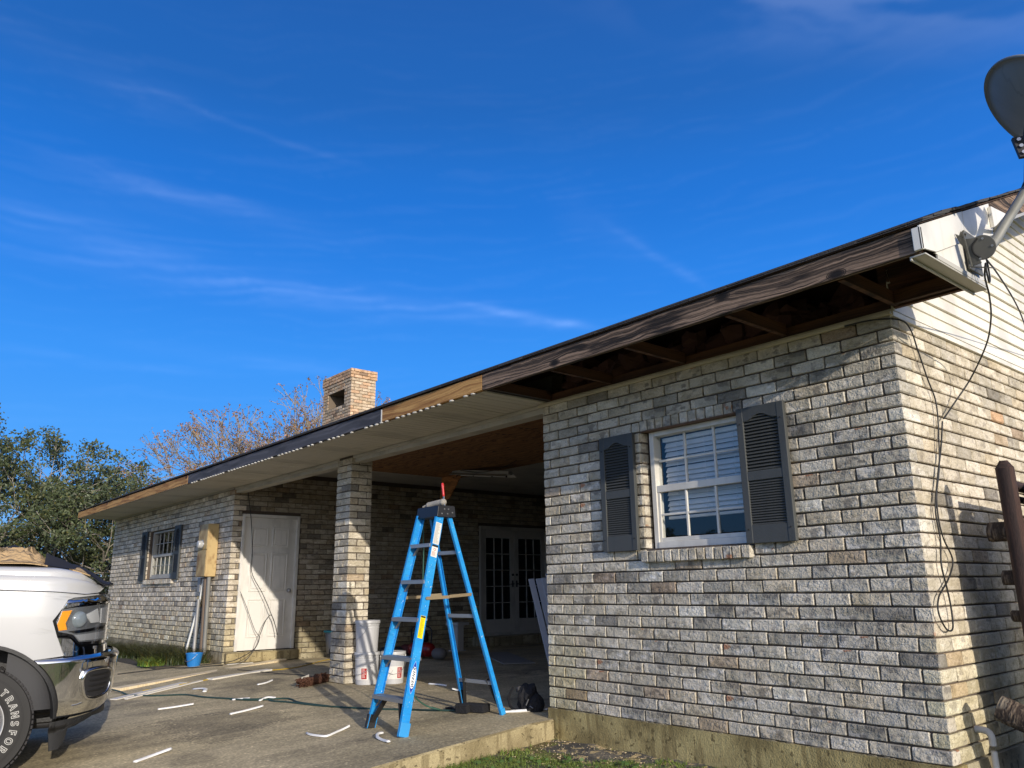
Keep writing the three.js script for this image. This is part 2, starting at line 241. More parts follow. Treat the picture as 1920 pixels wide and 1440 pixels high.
// ------------------------------------------------------------------ the house
const house = thing('brick_house', 'long low house of grey lime-washed brick with open carport and stripped weathered eave', 'house');
const CH = .089, PITCH = .2592, JT = .0115, REC = .022, TOP = 2.768;
const UN = (z) => 2.945 + .43 * (.82 - z);           // underside of the roof deck
function chamferBox(w, h, d, c, jit, f) {            // brick: front face at z=0, body towards -z
  const X = [-w / 2, w / 2], Y = [-h / 2, h / 2], Z = [-d, 0], P3 = [], r = () => (f() - .5) * 2 * jit;
  const vert = {}; const key = (i, j, k, a) => `${i}${j}${k}${a}`;
  for (let i = 0; i < 2; i++) for (let j = 0; j < 2; j++) for (let k = 0; k < 2; k++) {
    const sx = i ? -1 : 1, sy = j ? -1 : 1, sz = k ? -1 : 1, jx = r(), jy = r(), jz = k ? r() * .8 : 0, cc = c * (.6 + .9 * f());
    vert[key(i, j, k, 'x')] = [X[i] + jx, Y[j] + sy * cc + jy, Z[k] + sz * cc + jz]; vert[key(i, j, k, 'y')] = [X[i] + sx * cc + jx, Y[j] + jy, Z[k] + sz * cc + jz]; vert[key(i, j, k, 'z')] = [X[i] + sx * cc + jx, Y[j] + sy * cc + jy, Z[k] + jz];
  }
  const tri = (a, b, cc) => P3.push(...vert[a], ...vert[b], ...vert[cc]);
  const quad = (a, b, cc, dd, flip) => { if (flip) { tri(a, cc, b); tri(a, dd, cc); } else { tri(a, b, cc); tri(a, cc, dd); } };
  quad('00' + '1z', '101z', '111z', '011z');                                       // front
  for (const i of [0, 1]) quad(`${i}00x`, `${i}01x`, `${i}11x`, `${i}10x`, i === 1);
  for (const j of [0, 1]) quad(`0${j}0y`, `0${j}1y`, `1${j}1y`, `1${j}0y`, j === 0);
  for (const i of [0, 1]) quad(`${i}01z`, `${i}11z`, `${i}11x`, `${i}01x`, i === 0);
  for (const j of [0, 1]) quad(`0${j}1z`, `1${j}1z`, `1${j}1y`, `0${j}1y`, j === 1);
  for (const i of [0, 1]) for (const j of [0, 1]) quad(`${i}${j}0x`, `${i}${j}1x`, `${i}${j}1y`, `${i}${j}0y`, (i + j) % 2 === 0);
  for (const i of [0, 1]) for (const j of [0, 1]) { const a = `${i}${j}1x`, b = `${i}${j}1y`, cc = `${i}${j}1z`; if ((i + j) % 2 === 0) tri(a, cc, b); else tri(a, b, cc); }
  const g = new THREE.BufferGeometry(); g.setAttribute('position', new THREE.Float32BufferAttribute(P3, 3)); g.computeVertexNormals();
  // make every face look outwards
  const p = g.attributes.position, nn = g.attributes.normal; for (let t = 0; t < p.count; t += 3) { const cx = (p.getX(t) + p.getX(t + 1) + p.getX(t + 2)) / 3, cy = (p.getY(t) + p.getY(t + 1) + p.getY(t + 2)) / 3, cz = (p.getZ(t) + p.getZ(t + 1) + p.getZ(t + 2)) / 3 + d / 2; if (cx / w * nn.getX(t) + cy / h * nn.getY(t) + cz / d * nn.getZ(t) < 0) { for (const q of [p]) { const a = [q.getX(t + 1), q.getY(t + 1), q.getZ(t + 1)], b = [q.getX(t + 2), q.getY(t + 2), q.getZ(t + 2)]; q.setXYZ(t + 1, ...b); q.setXYZ(t + 2, ...a); } } }
  g.computeVertexNormals(); return boxUV(g, f() * 7, f() * 7);
}
const brickList = [];       // every brick that may become a part of its own
function layWall(o) {
  const { wall, O, U, N, L, k0, k1, holes = [], first = [.24, .11], tint = [1, 1, 1], startAt = () => 0, cornerDepth = null, single = false, stain = true, seed = 1, y0 = 0 } = o;
  const f = rngOf(seed), stuff = [], up = V(0, 1, 0), Uv = V(...U), Nv = V(...N);
  const rot = new THREE.Matrix4().makeBasis(Uv, up, Nv), mirror = rot.determinant() < 0; if (mirror) rot.makeBasis(Uv.clone().negate(), up, Nv);
  for (let k = k0; k < k1; k++) {
    const y = y0 + k * CH, j = [startAt(k)]; let u = startAt(k) + first[((k % 2) + 2) % 2] + (f() - .5) * .008; const hs = holes.filter(h => h.y1 > y + .03 && h.y0 < y + CH - .03);
    while (u < L - .03) { j.push(u); u += PITCH + (f() - .5) * .004; } j.push(L);
    for (let i = 0; i < j.length - 1; i++) {
      let segs = [[j[i], j[i + 1]]];
      for (const h of hs) segs = segs.flatMap(([a, b]) => { const r = []; if (a < h.u0) r.push([a, Math.min(b, h.u0)]); if (b > h.u1) r.push([Math.max(a, h.u1), b]); return r; });
      for (const [a, b] of segs) {
        const end0 = Math.abs(a - startAt(k)) < 1e-6 || hs.some(h => Math.abs(a - h.u1) < 1e-6), end1 = Math.abs(b - L) < 1e-6 || hs.some(h => Math.abs(b - h.u0) < 1e-6);
        const ua = a + (end0 && i === 0 && cornerDepth ? 0 : JT / 2), ub = b - (end1 && Math.abs(b - L) < 1e-6 && o.flushEnd ? 0 : JT / 2), w = ub - ua; if (w < .025) continue;
        const h = CH - JT, d = i === 0 && cornerDepth ? cornerDepth(k) : .06, proud = (f() - .5) * .004;
        const pos = V(...O).addScaledVector(Uv, (ua + ub) / 2).addScaledVector(Nv, i === 0 && cornerDepth ? 0 : proud); pos.y = y + CH / 2;
        const m = rot.clone().setPosition(pos), full = w > .22 && d < .1;
        const bm = pickBrick(f); const low = stain ? sst(1.0, .1, pos.y) : 0;
        const br = { w, h, d, m, mat: bm, pos, N: Nv, wall, tint: [tint[0] * (1 - .03 * low), tint[1] * (1 - .04 * low), tint[2] * (1 - .20 * low)], full, s: f() };
        if (single) brickList.push(br); stuff.push(br);
      }
    }
  }
  return stuff;
}
const stuffOf = new Map();
function addStuff(list) { for (const b of list) { if (!stuffOf.has(b.wall)) stuffOf.set(b.wall, []); stuffOf.get(b.wall).push(b); } }
function mortarWall(name, O, U, N, L, y0, y1, holes, thick = .14, in0 = 0) {
  const sh = new THREE.Shape([[in0, y0], [L, y0], [L, y1], [in0, y1]].map(p => new THREE.Vector2(...p)));
  for (const h of holes) sh.holes.push(new THREE.Path([[h.u0, h.y0], [h.u0, h.y1], [h.u1, h.y1], [h.u1, h.y0]].map(p => new THREE.Vector2(...p))));
  const g = new THREE.ExtrudeGeometry(sh, { depth: thick, bevelEnabled: false }); boxUV(g);
  const Uv = V(...U), Nv = V(...N), m = new THREE.Matrix4().makeBasis(Uv, V(0, 1, 0), Nv); const flip = m.determinant() < 0;
  g.applyMatrix4(m.setPosition(V(...O).addScaledVector(Nv, -REC - thick)));
  if (flip) { const p = g.attributes.position, n = g.attributes.normal; for (let t = 0; t < p.count; t += 3) for (const q of [p, n, g.attributes.uv]) { const c = []; for (let k = 1; k < 3; k++) c.push(Array.from({ length: q.itemSize }, (_, e) => q.array[(t + k) * q.itemSize + e])); for (let e = 0; e < q.itemSize; e++) { q.array[(t + 1) * q.itemSize + e] = c[1][e]; q.array[(t + 2) * q.itemSize + e] = c[0][e]; } } g.computeVertexNormals(); }
  return part(name, g, mortarMat, house);
}
const XD = -11.31, XN = -3.435, XL = -18.82;
// near block, front: corner at x = 0, runs to x = XN
const winHole = { u0: 1.19, u1: 2.215, y0: 15 * CH, y1: 26 * CH }, rowHole = { u0: 1.19, u1: 2.215, y0: 14 * CH, y1: 27 * CH };
const wallA = mortarWall('brick_wall', [0, 0, 0], [-1, 0, 0], [0, 0, 1], -XN, 0, TOP, [winHole], .14, REC + .001);
addStuff(layWall({ wall: wallA, O: [0, 0, 0], U: [-1, 0, 0], N: [0, 0, 1], L: -XN, k0: 0, k1: 31, holes: [rowHole], single: true, seed: 11, cornerDepth: (k) => k % 2 ? .2265 : .108, flushEnd: true }));
// near block, gable side: runs back along -z
const wallB = mortarWall('brick_wall', [0, 0, -.02], [0, 0, -1], [1, 0, 0], 8, 0, TOP, []);
addStuff(layWall({ wall: wallB, O: [0, 0, 0], U: [0, 0, -1], N: [1, 0, 0], L: 4.2, k0: 0, k1: 31, first: [PITCH * .93, PITCH * .98], startAt: (k) => k % 2 ? .2265 : .108, single: true, seed: 12, tint: [1.05, 1.02, .97] }));
// near block, carport side and back
part('brick_wall', B(XN + .01, XN + .16, 0, 3.08, -8.4, -.13), mortarMat, house);
part('brick_wall', B(XD, XN + .1, -.08, 3.2, -8.6, -8.42), mortarMat, house);
// far block, front
const farWin = { u0: 2.90, u1: 4.64, y0: 15 * CH, y1: 26 * CH }, farRow = { u0: 2.90, u1: 4.64, y0: 14 * CH, y1: 27 * CH };
const wallC = mortarWall('brick_wall', [XD, 0, 0], [-1, 0, 0], [0, 0, 1], XD - XL, CH, TOP + .03, [farWin], .14, REC + .001);
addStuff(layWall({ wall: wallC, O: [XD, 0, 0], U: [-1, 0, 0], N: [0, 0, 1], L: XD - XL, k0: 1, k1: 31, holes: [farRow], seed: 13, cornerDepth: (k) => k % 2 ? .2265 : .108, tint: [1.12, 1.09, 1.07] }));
// far block, carport side with the two doorways
const d1 = { u0: .165, u1: 1.235, y0: .07, y1: 2.36 }, d2 = { u0: 5.30, u1: 7.25, y0: .12, y1: 2.36 };
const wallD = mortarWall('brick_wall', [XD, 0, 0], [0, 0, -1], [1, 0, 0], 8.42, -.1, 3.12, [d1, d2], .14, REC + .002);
addStuff(layWall({ wall: wallD, O: [XD, 0, 0], U: [0, 0, -1], N: [1, 0, 0], L: 8.42, k0: 0, k1: 34, holes: [d1, d2], first: [PITCH * .93, PITCH * .98], startAt: (k) => k % 2 ? .2265 : .108, seed: 14, tint: [.68, .65, .60] }));  // same house brick tinted darker: carport shade painted into the colour
part('brick_wall', B(XL, XL + .16, 0, TOP + .03, -12, -.16), mortarMat, house);
part('gable_wall', prismX([[-.02, TOP + .031], [-12, TOP + .031], [-12, UN(-5.9) - 2.7], [-5.9, UN(-5.9) - .02], [-.02, UN(-.02) - .02]], XL + .02, XL + .06), whiteMat, house);
part('frieze_moulding', RB(XL, XD, TOP - .012, TOP + .030, .003, .022, .003), M({ color: lin(.40, .37, .31), roughness: .7 }), house);
part('brick_wall', B(XL, 0, 0, TOP, -12.2, -12), mortarMat, house);
// rowlock heads and sills
function rowlock(wall, x0, x1, y0, y1, z1, n, seed) {
  const f = rngOf(seed), w = (x1 - x0) / n;
  for (let i = 0; i < n; i++) { const g = chamferBox(w - .010, y1 - y0 - .008, .16, .005, .002, f); const pos = V(x0 + w * (i + .5), (y0 + y1) / 2, z1); const bm = pickBrick(f); const m = mesh('brick', g, bm.m, wall); m.position.copy(pos); }
}
rowlock(wallA, -2.215, -1.19, 26 * CH, 27 * CH + .006, .002, 12, 21);
rowlock(wallA, -2.235, -1.195, 13.75 * CH, 14.85 * CH, .045, 13, 22);
rowlock(wallC, XD - 4.66, XD - 2.88, 26 * CH, 27 * CH, .002, 21, 23);
rowlock(wallC, XD - 4.70, XD - 2.84, 13.75 * CH, 14.8 * CH, .045, 21, 24);
// concrete stem walls below the brick
part('foundation', B(XN - .005, .012, -.9, -.001, -.15, .014), concMat.clone(), house).material.color.setRGB(1.08, 1.0, .66);
part('foundation', B(-.12, .013, -.9, -.002, -8, -.152), concMat, house);
part('foundation', B(XL, XD + .006, -.6, CH - .001, -.15, .012), concMat, house);
part('foundation', B(XD - .1, XD + .008, -.3, -.001, -8.4, -.152), concMat, house);
// rough mortar squeezed out along the bottom of the brick
{ const f = rngOf(31), l = []; for (let i = 0; i < 90; i++) { const g = new THREE.IcosahedronGeometry(.008 + f() * .012, 0); g.scale(1.5 + f() * 2, .5, .6); g.translate(XN + .04 + f() * 3.35, -.004 + (f() - .5) * .01, .004); l.push(g); } const m = part('mortar_crumbs', merge(l), concMat, house); m.userData.kind = 'stuff'; }

// brick pillar under the beam
const pillar = part('pillar', B(-7.548, -7.202, -.087, 2.79, -.275, .013), mortarMat, house);
{
  const f = rngOf(41), x0 = -7.565, x1 = -7.185, z0 = -.292, z1 = .03, list = [];
  for (let k = -1; k < 31; k++) {
    const y = k * CH + CH / 2, h = CH - JT, add = (xa, xb, za, zb) => { const bm = pickBrick(f); list.push({ w: xb - xa, h, d: zb - za, m: new THREE.Matrix4().setPosition((xa + xb) / 2 + (f() - .5) * .004, y, zb + (f() - .5) * .004), mat: bm, pos: V((xa + xb) / 2, y, zb), N: V(0, 0, 1), wall: pillar, tint: [1.02, 1, .95], full: false, s: f() }); };
    if (k % 2) { add(x0, x0 + .248, z1 - .11, z1); add(x0 + .26, x1, z0 + .075, z1); add(x0, x0 + .11, z0, z1 - .122); add(x0 + .122, x1, z0, z0 + .064); } else { add(x0, x0 + .12, z0 + .06, z1); add(x0 + .132, x1, z1 - .12, z1); add(x0 + .132, x1, z0, z1 - .132); }
  }
  addStuff(list);
}
// chimney, an open-sided brick stack above the roof
const chimney = part('chimney', merge([B(-18.66, -17.02, 4.6, 6.12, -5.98, -5.24), B(-18.66, -18.34, 6.121, 6.559, -5.98, -5.24), B(-17.42, -17.02, 6.121, 6.559, -5.98, -5.24), B(-18.66, -17.02, 6.56, 7.0, -5.98, -5.24), B(-18.36, -17.4, 6.122, 6.558, -5.97, -5.9)]), M({ color: lin(.17, .13, .09), roughness: .95 }), house);
{
  const f = rngOf(51), list = [], warm = [1.0, .86, .73], hot = [1.05, .76, .57];
  for (let k = 55; k < 80; k++) {
    const y = k * CH + CH / 2 - .03, cor = k >= 77 ? .03 : k === 76 ? .012 : 0, top = k >= 77, xa = -18.68 - cor, xb = -17.0 + cor, zf = -5.22 + cor, zb = -6.0 - cor;
    const add = (x0, x1, z0, z1, N) => { const bm = pickBrick(f), t = top || f() < .22 ? hot : warm; list.push({ w: N.z ? x1 - x0 : z1 - z0, h: CH - JT, d: .09, m: new THREE.Matrix4().makeBasis(N.z ? V(1, 0, 0) : V(0, 0, -1), V(0, 1, 0), N).setPosition(N.z ? (x0 + x1) / 2 : x1, y, N.z ? z1 : (z0 + z1) / 2), mat: bm, pos: V(x0, y, z1), N, wall: chimney, tint: t, full: false, s: f() }); };
    let u = xa, first = k % 2 ? .25 : .12; const inHole = k >= 69 && k < 74;
    while (u < xb - .02) { const e = Math.min(xb, u + first); first = PITCH; const mid = (u + e) / 2; let a = u, b = e; if (inHole) { if (mid > -18.36 && mid < -17.4) { if (a < -18.36) b = -18.36; else if (b > -17.4) a = -17.4; else { u = e; continue; } } else { if (b > -18.36 && a < -18.36) b = -18.36; if (a < -17.4 && b > -17.4) a = -17.4; } } if (b - a > .04) add(a + .005, b - .005, zf - .09, zf, V(0, 0, 1)); u = e; }
    u = zf - (k % 2 ? .10 : .005); if (!(k % 2)) { } while (u > zb + .02) { const e = Math.max(zb, u - PITCH); if (u - e > .04) add(xb - .09, xb, e + .005, u - .005, V(1, 0, 0)); u = e; }
  }
  addStuff(list);
}
// bricks: those that show largest stand alone, the others are joined wall by wall
{
  camera.updateMatrixWorld(true); const pv = camera.matrixWorldInverse.clone(), cp = camera.position;
  for (const b of brickList) { const to = cp.clone().sub(b.pos), d = to.length(); const e = b.pos.clone().applyMatrix4(pv); const ok = -e.z > 0 && Math.abs(e.x / -e.z) < .66 && Math.abs(e.y / -e.z) < .5; b.area = ok ? b.w * b.h * Math.max(0, to.dot(b.N) / d) / (d * d) : 0; }
  const best = new Set([...brickList].sort((a, b) => b.area - a.area).slice(0, 300));
  const f = rngOf(61), variants = Array.from({ length: 16 }, () => chamferBox(PITCH - JT, CH - JT, .06, .005, .0026, f));
  for (const b of best) {
    let g; if (b.full && Math.abs(b.w - (PITCH - JT)) < .012) g = variants[Math.floor(b.s * 16)]; else g = chamferBox(b.w, b.h, b.d, .0055, .0016, f);
    const m = mesh('brick', g, b.mat.m, b.wall); m.applyMatrix4(b.m); if (g === variants[Math.floor(b.s * 16)]) m.scale.x = b.w / (PITCH - JT);
  }
  for (const [wall, list] of stuffOf) {
    const pos = [], nor = [], uv = [], col = []; const vf = rngOf(71);
    for (const b of list) {
      if (best.has(b)) continue;
      const g = chamferBox(b.w, b.h, b.d, .0055, .0016, vf).applyMatrix4(b.m); pos.push(...g.attributes.position.array); nor.push(...g.attributes.normal.array); uv.push(...g.attributes.uv.array);
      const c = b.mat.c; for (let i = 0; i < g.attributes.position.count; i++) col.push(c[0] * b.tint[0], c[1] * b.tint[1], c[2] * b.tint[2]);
    }
    if (!pos.length) continue;
    const g = new THREE.BufferGeometry(); g.setAttribute('position', new THREE.Float32BufferAttribute(pos, 3)); g.setAttribute('normal', new THREE.Float32BufferAttribute(nor, 3)); g.setAttribute('uv', new THREE.Float32BufferAttribute(uv, 2)); g.setAttribute('color', new THREE.Float32BufferAttribute(col, 3));
    tag(mesh('brickwork', g, brickStuffMat, wall), null, null, null, 'stuff');
  }
}
// rooms behind the windows, closed and dark
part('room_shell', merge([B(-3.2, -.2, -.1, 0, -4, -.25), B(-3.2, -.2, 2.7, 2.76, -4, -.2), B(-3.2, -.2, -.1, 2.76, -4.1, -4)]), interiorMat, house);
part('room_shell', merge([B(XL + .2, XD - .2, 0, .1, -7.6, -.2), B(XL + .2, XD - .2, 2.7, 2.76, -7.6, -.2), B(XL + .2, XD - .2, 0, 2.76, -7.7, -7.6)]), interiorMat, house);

// ------------------------------------------------------------------ windows
function makeWindow(x0, x1, y0, y1, zf, cols, rowsU, rowsL, label, far) {
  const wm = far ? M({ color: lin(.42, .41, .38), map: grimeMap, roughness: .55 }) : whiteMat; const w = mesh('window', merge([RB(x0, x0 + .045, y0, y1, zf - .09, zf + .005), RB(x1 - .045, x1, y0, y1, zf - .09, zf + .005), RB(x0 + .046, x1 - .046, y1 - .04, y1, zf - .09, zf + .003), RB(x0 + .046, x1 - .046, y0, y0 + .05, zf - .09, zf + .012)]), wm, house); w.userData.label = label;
  const ym = (y0 + y1) / 2 + (far ? -.02 : .0), a = x0 + .046, b = x1 - .046;
  mesh('meeting_rail', RB(a, b, ym - .028, ym + .028, zf - .05, zf - .004), wm, w);
  mesh('sash', merge([RB(a, a + .025, y0 + .051, ym - .029, zf - .03, zf - .010), RB(b - .025, b, y0 + .051, ym - .029, zf - .03, zf - .010), RB(a + .026, b - .026, y0 + .051, y0 + .085, zf - .03, zf - .010)]), wm, w);
  const mw = far ? .007 : .010; const grid = (ya, yb, rows, zc, cc) => {
    for (let i = 1; i < cc; i++) { const x = mix(a, b, i / cc); mesh('muntin', RB(x - mw, x + mw, ya, yb, zc - .012, zc + .008), wm, w); }
    for (let j = 1; j < rows; j++) { const y = mix(ya, yb, j / rows); for (let i = 0; i < cc; i++) mesh('muntin', RB(mix(a, b, i / cc) + .0105, mix(a, b, (i + 1) / cc) - .0105, y - mw * .9, y + mw * .9, zc - .011, zc + .006), wm, w); }
    for (let j = 0; j < rows; j++) for (let i = 0; i < cc; i++) { const g = new THREE.PlaneGeometry((b - a) / cc - .018, (yb - ya) / rows - .016); g.translate(mix(a, b, (i + .5) / cc), mix(ya, yb, (j + .5) / rows), zc - .004); mesh('pane', g, glassMat, w); }
  };
  grid(ym + .028, y1 - .04, rowsU, zf - .045, cols); grid(y0 + .086, ym - .029, rowsL, zf - .02, cols);
  if (!far) {       // slatted blind, let down to about a quarter of the lower sash
    const f = rngOf(5); let y = y1 - .05; mesh('blind_head_rail', RB(a + .02, b - .02, y - .035, y, zf - .14, zf - .09), blindMat, w);
    y -= .06; let k = 0; while (y > y0 + .262) { const g = RB(a + .03, b - .02, -.0016, .0016, -.026, .026, .0012); g.rotateX(1.02 + (f() - .5) * .06); g.rotateZ((f() - .5) * .006); g.translate(0, y, zf - .115); mesh('blind_slat', g, blindMat, w); y -= .041 + (f() - .5) * .002; k++; }
    mesh('blind_bottom_rail', RB(a + .03, b - .02, y - .010, y + .014, zf - .135, zf - .10), blindMat, w);
    for (const q of [.2, .52, .84]) mesh('blind_cord', rod([mix(a, b, q), y, zf - .083], [mix(a, b, q), y1 - .06, zf - .083], .0016), blindMat, w);
    mesh('sill_board', RB(a, b, y0 + .04, y0 + .055, zf - .28, zf - .09), whiteMat, w);
  } else {          // dropped tan shade behind the lower sash
    mesh('shade', B(a, b, y0 + .05, ym + .0, zf - .14, zf - .13), M({ color: lin(.36, .33, .26), roughness: .9 }), w);
  }
  return w;
}
makeWindow(-2.172, -1.215, 15 * CH + .002, 26 * CH - .006, -.075, 3, 2, 2, 'white sash window with half-drawn blinds');
makeWindow(XD - 4.62, XD - 2.92, 15 * CH + .002, 26 * CH - .004, -.075, 6, 2, 2, 'small-paned white window of the far wing', true);
// brick reveal of the near window: the jamb that the sun reaches
{ const f = rngOf(81); for (let k = 15; k < 26; k++) { const g = chamferBox(.088, CH - JT, .05, .004, .001, f); const bm = pickBrick(f); const m = mesh('brick', g, bm.m, wallA); m.rotation.y = Math.PI / 2; m.position.set(-2.2145 + .001, k * CH + CH / 2, -.062); } }
part('lintel', B(-2.205, -1.2, 26 * CH - .004, 26 * CH + .002, -.12, .006), M({ color: lin(.16, .10, .07), roughness: .9 }), house);
function makeShutter(x0, x1, y0, y1, z0, mat, n, label) {
  const t = .036, st = .058, ym = mix(y0, y1, .485), parts = [RB(x0, x0 + st, y0, y1, z0, z0 + t, .006), RB(x1 - st, x1, y0, y1, z0, z0 + t, .006), RB(x0 + st - .004, x1 - st + .004, y0, y0 + .13, z0, z0 + t - .003, .005), RB(x0 + st - .004, x1 - st + .004, ym - .035, ym + .035, z0, z0 + t - .003, .005)];
  // arched head rail
  const sh = new THREE.Shape(); const a = x0 + st - .004, b = x1 - st + .004, hy = y1 - .105; sh.moveTo(a, y1 - .001); sh.lineTo(b, y1 - .001); sh.lineTo(b, hy); sh.quadraticCurveTo(mix(a, b, .80), hy + .004, mix(a, b, .70), hy + .026); sh.quadraticCurveTo(mix(a, b, .5), hy + .062, mix(a, b, .30), hy + .026); sh.quadraticCurveTo(mix(a, b, .20), hy + .004, a, hy); sh.lineTo(a, y1 - .001);
  const hg = new THREE.ExtrudeGeometry(sh, { depth: t - .006, bevelEnabled: true, bevelSize: .0015, bevelThickness: .0015, bevelSegments: 1, curveSegments: 8 }); hg.translate(0, 0, z0 + .002); parts.push(boxUV(hg));
  const s = mesh('shutter', merge(parts), mat, house); mesh('gap_shade_sheet', B(x0 + .01, x1 - .01, y0 + .01, y1 - .01, z0, z0 + .006), M({ color: lin(.03, .03, .03), roughness: .9 }), s); s.userData.label = label;  // dark sheet behind the louvers: shade of the gaps put into its colour
  const slats = (ya, yb) => { const p = (yb - ya) / n; for (let i = 0; i < n; i++) { const g = RB(x0 + st, x1 - st, -.0025, .0025, -.0135, .0135, .0015); g.rotateX(.80); g.translate(0, ya + p * (i + .5), z0 + .019); mesh('louver', g, mat, s); } };
  slats(y0 + .131, ym - .036); slats(ym + .036, hy + .045);
  for (const [x, y] of [[x0 + .03, y0 + .1], [x1 - .03, y0 + .1], [x0 + .03, y1 - .12], [x1 - .03, y1 - .12]]) { const g = new THREE.CylinderGeometry(.006, .006, .006, 8); g.rotateX(Math.PI / 2); g.translate(x, y, z0 + t + .002); mesh('screw', g, darkMat, s); }
  return s;
}
makeShutter(-2.655, -2.262, 1.325, 2.315, .008, shutterMat, 17, 'left-hand louvred shutter beside the blinds');
makeShutter(-1.222, -.822, 1.325, 2.325, .008, shutterMat, 17, 'right-hand louvred shutter, weathered grey');
makeShutter(-16.36, -15.98, 1.30, 2.33, .008, shutterFarMat, 15, 'dark shutter nearest the end of the house');
makeShutter(-14.20, -13.83, 1.30, 2.33, .008, shutterFarMat, 15, 'dark shutter next to the meter box');

// ------------------------------------------------------------------ doors under the carport
{
  const x = XD, zA = -.175, zB = -1.225;    // jambs of the six-panel door
  part('door_frame', merge([RB(x - .06, x + .012, .095, 2.35, zA - .05, zA), RB(x - .06, x + .012, .095, 2.35, zB, zB + .05), RB(x - .06, x + .012, 2.295, 2.35, zB + .051, zA - .051)]), doorMat, house);
  const door = mesh('door', B(x - .075, x - .030, .10, 2.293, zB + .002, zA - .002), doorMat, house); door.userData.label = 'white six-panel door, half in sun';
  const dz = (t) => mix(zA - .054, zB + .054, t); const rows = [[1.80, 2.14], [1.05, 1.70], [.30, .93]];
  for (const [a, b] of rows) for (const [l, r] of [[.14, .46], [.54, .86]]) {
    const z0 = dz(l), z1 = dz(r);
    mesh('panel_moulding', merge([RB(x - .032, x - .014, a, a + .024, z1, z0, .006), RB(x - .032, x - .014, b - .024, b, z1, z0, .006), RB(x - .032, x - .014, a + .0245, b - .0245, z0 - .024, z0, .006), RB(x - .032, x - .014, a + .0245, b - .0245, z1, z1 + .024, .006)]), doorMat, door);
    mesh('raised_panel', RB(x - .033, x - .016, a + .045, b - .045, z1 + .045, z0 - .045, .005), doorMat, door);
  }
  const knob = new THREE.SphereGeometry(.032, 16, 12); knob.scale(.8, 1, 1); knob.translate(x + .022, 1.06, dz(.91)); const rose = new THREE.CylinderGeometry(.034, .034, .012, 18); rose.rotateZ(Math.PI / 2); rose.translate(x - .024, 1.06, dz(.91)); const neck = new THREE.CylinderGeometry(.012, .012, .05, 12); neck.rotateZ(Math.PI / 2); neck.translate(x - .004, 1.06, dz(.91));
  mesh('knob', merge([knob, rose, neck]), steelMat, door);
  part('threshold', RB(x + .009, x + .10, -.08, .075, -1.30, -.02, .012), M({ map: concMap, bumpMap: concBump, bumpScale: .006, color: lin(1.05, .98, .78), roughness: .9 }), house);
  part('room_shell', B(x - .8, x - .12, 0, 2.6, -1.4, -.1), interiorMat, house);
}
{
  const x = XD, zA = -5.31, zB = -7.24, zm = (zA + zB) / 2, fm = M({ color: lin(.50, .49, .47), map: grimeMap, roughness: .55 });
  part('door_frame', merge([RB(x - .06, x + .02, .13, 2.345, zA - .06, zA), RB(x - .06, x + .02, .13, 2.345, zB, zB + .06), RB(x - .06, x + .02, 2.27, 2.345, zB + .061, zA - .061), RB(x - .07, x + .05, .10, .149, zB, zA)]), fm, house);
  for (const [a, b, s] of [[zA - .065, zm + .006, 1], [zm - .006, zB + .065, -1]]) {
    const st = .115, d = mesh('french_door', merge([RB(x - .06, x - .015, .152, 2.265, a - st, a), RB(x - .06, x - .015, .152, 2.265, b, b + st), RB(x - .06, x - .015, .152, .42, b + st + .001, a - st - .001), RB(x - .06, x - .015, 2.10, 2.265, b + st + .001, a - st - .001)]), fm, house); d.userData.label = s > 0 ? 'dark-glazed french door nearer the driveway' : 'dark-glazed french door with peeling paint';
    const z0 = a - st, z1 = b + st;
    for (let i = 1; i < 3; i++) mesh('muntin', RB(x - .035, x - .012, .421, 2.099, mix(z0, z1, i / 3) - .009, mix(z0, z1, i / 3) + .009), fm, d);
    for (let j = 1; j < 5; j++) mesh('muntin', RB(x - .035, x - .013, mix(.42, 2.1, j / 5) - .008, mix(.42, 2.1, j / 5) + .008, z1, z0), fm, d);
    for (let j = 0; j < 5; j++) for (let i = 0; i < 3; i++) { const g = new THREE.PlaneGeometry((z0 - z1) / 3 - .018, .336 - .017); g.rotateY(Math.PI / 2); g.translate(x - .03, mix(.42, 2.1, (j + .5) / 5), mix(z0, z1, (i + .5) / 3)); mesh('pane', g, darkGlassMat, d); }
    const hz = s > 0 ? b + .05 : a - .05; mesh('handle', merge([rod([x - .02, 1.14, hz], [x + .035, 1.14, hz], .011), rod([x + .03, 1.14, hz], [x + .03, 1.13, hz + s * .10], .010, .008), RB(x - .016, x - .008, 1.07, 1.21, hz - .022, hz + .022)]), blackMat, d);
    mesh('deadbolt', rod([x - .018, 1.33, hz], [x + .006, 1.33, hz], .026), blackMat, d);
  }
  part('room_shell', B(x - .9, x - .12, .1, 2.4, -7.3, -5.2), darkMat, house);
  part('doorstep', RB(x + .009, x + .42, -.085, .10, -7.5, -5.1, .015), concMat, house);
}

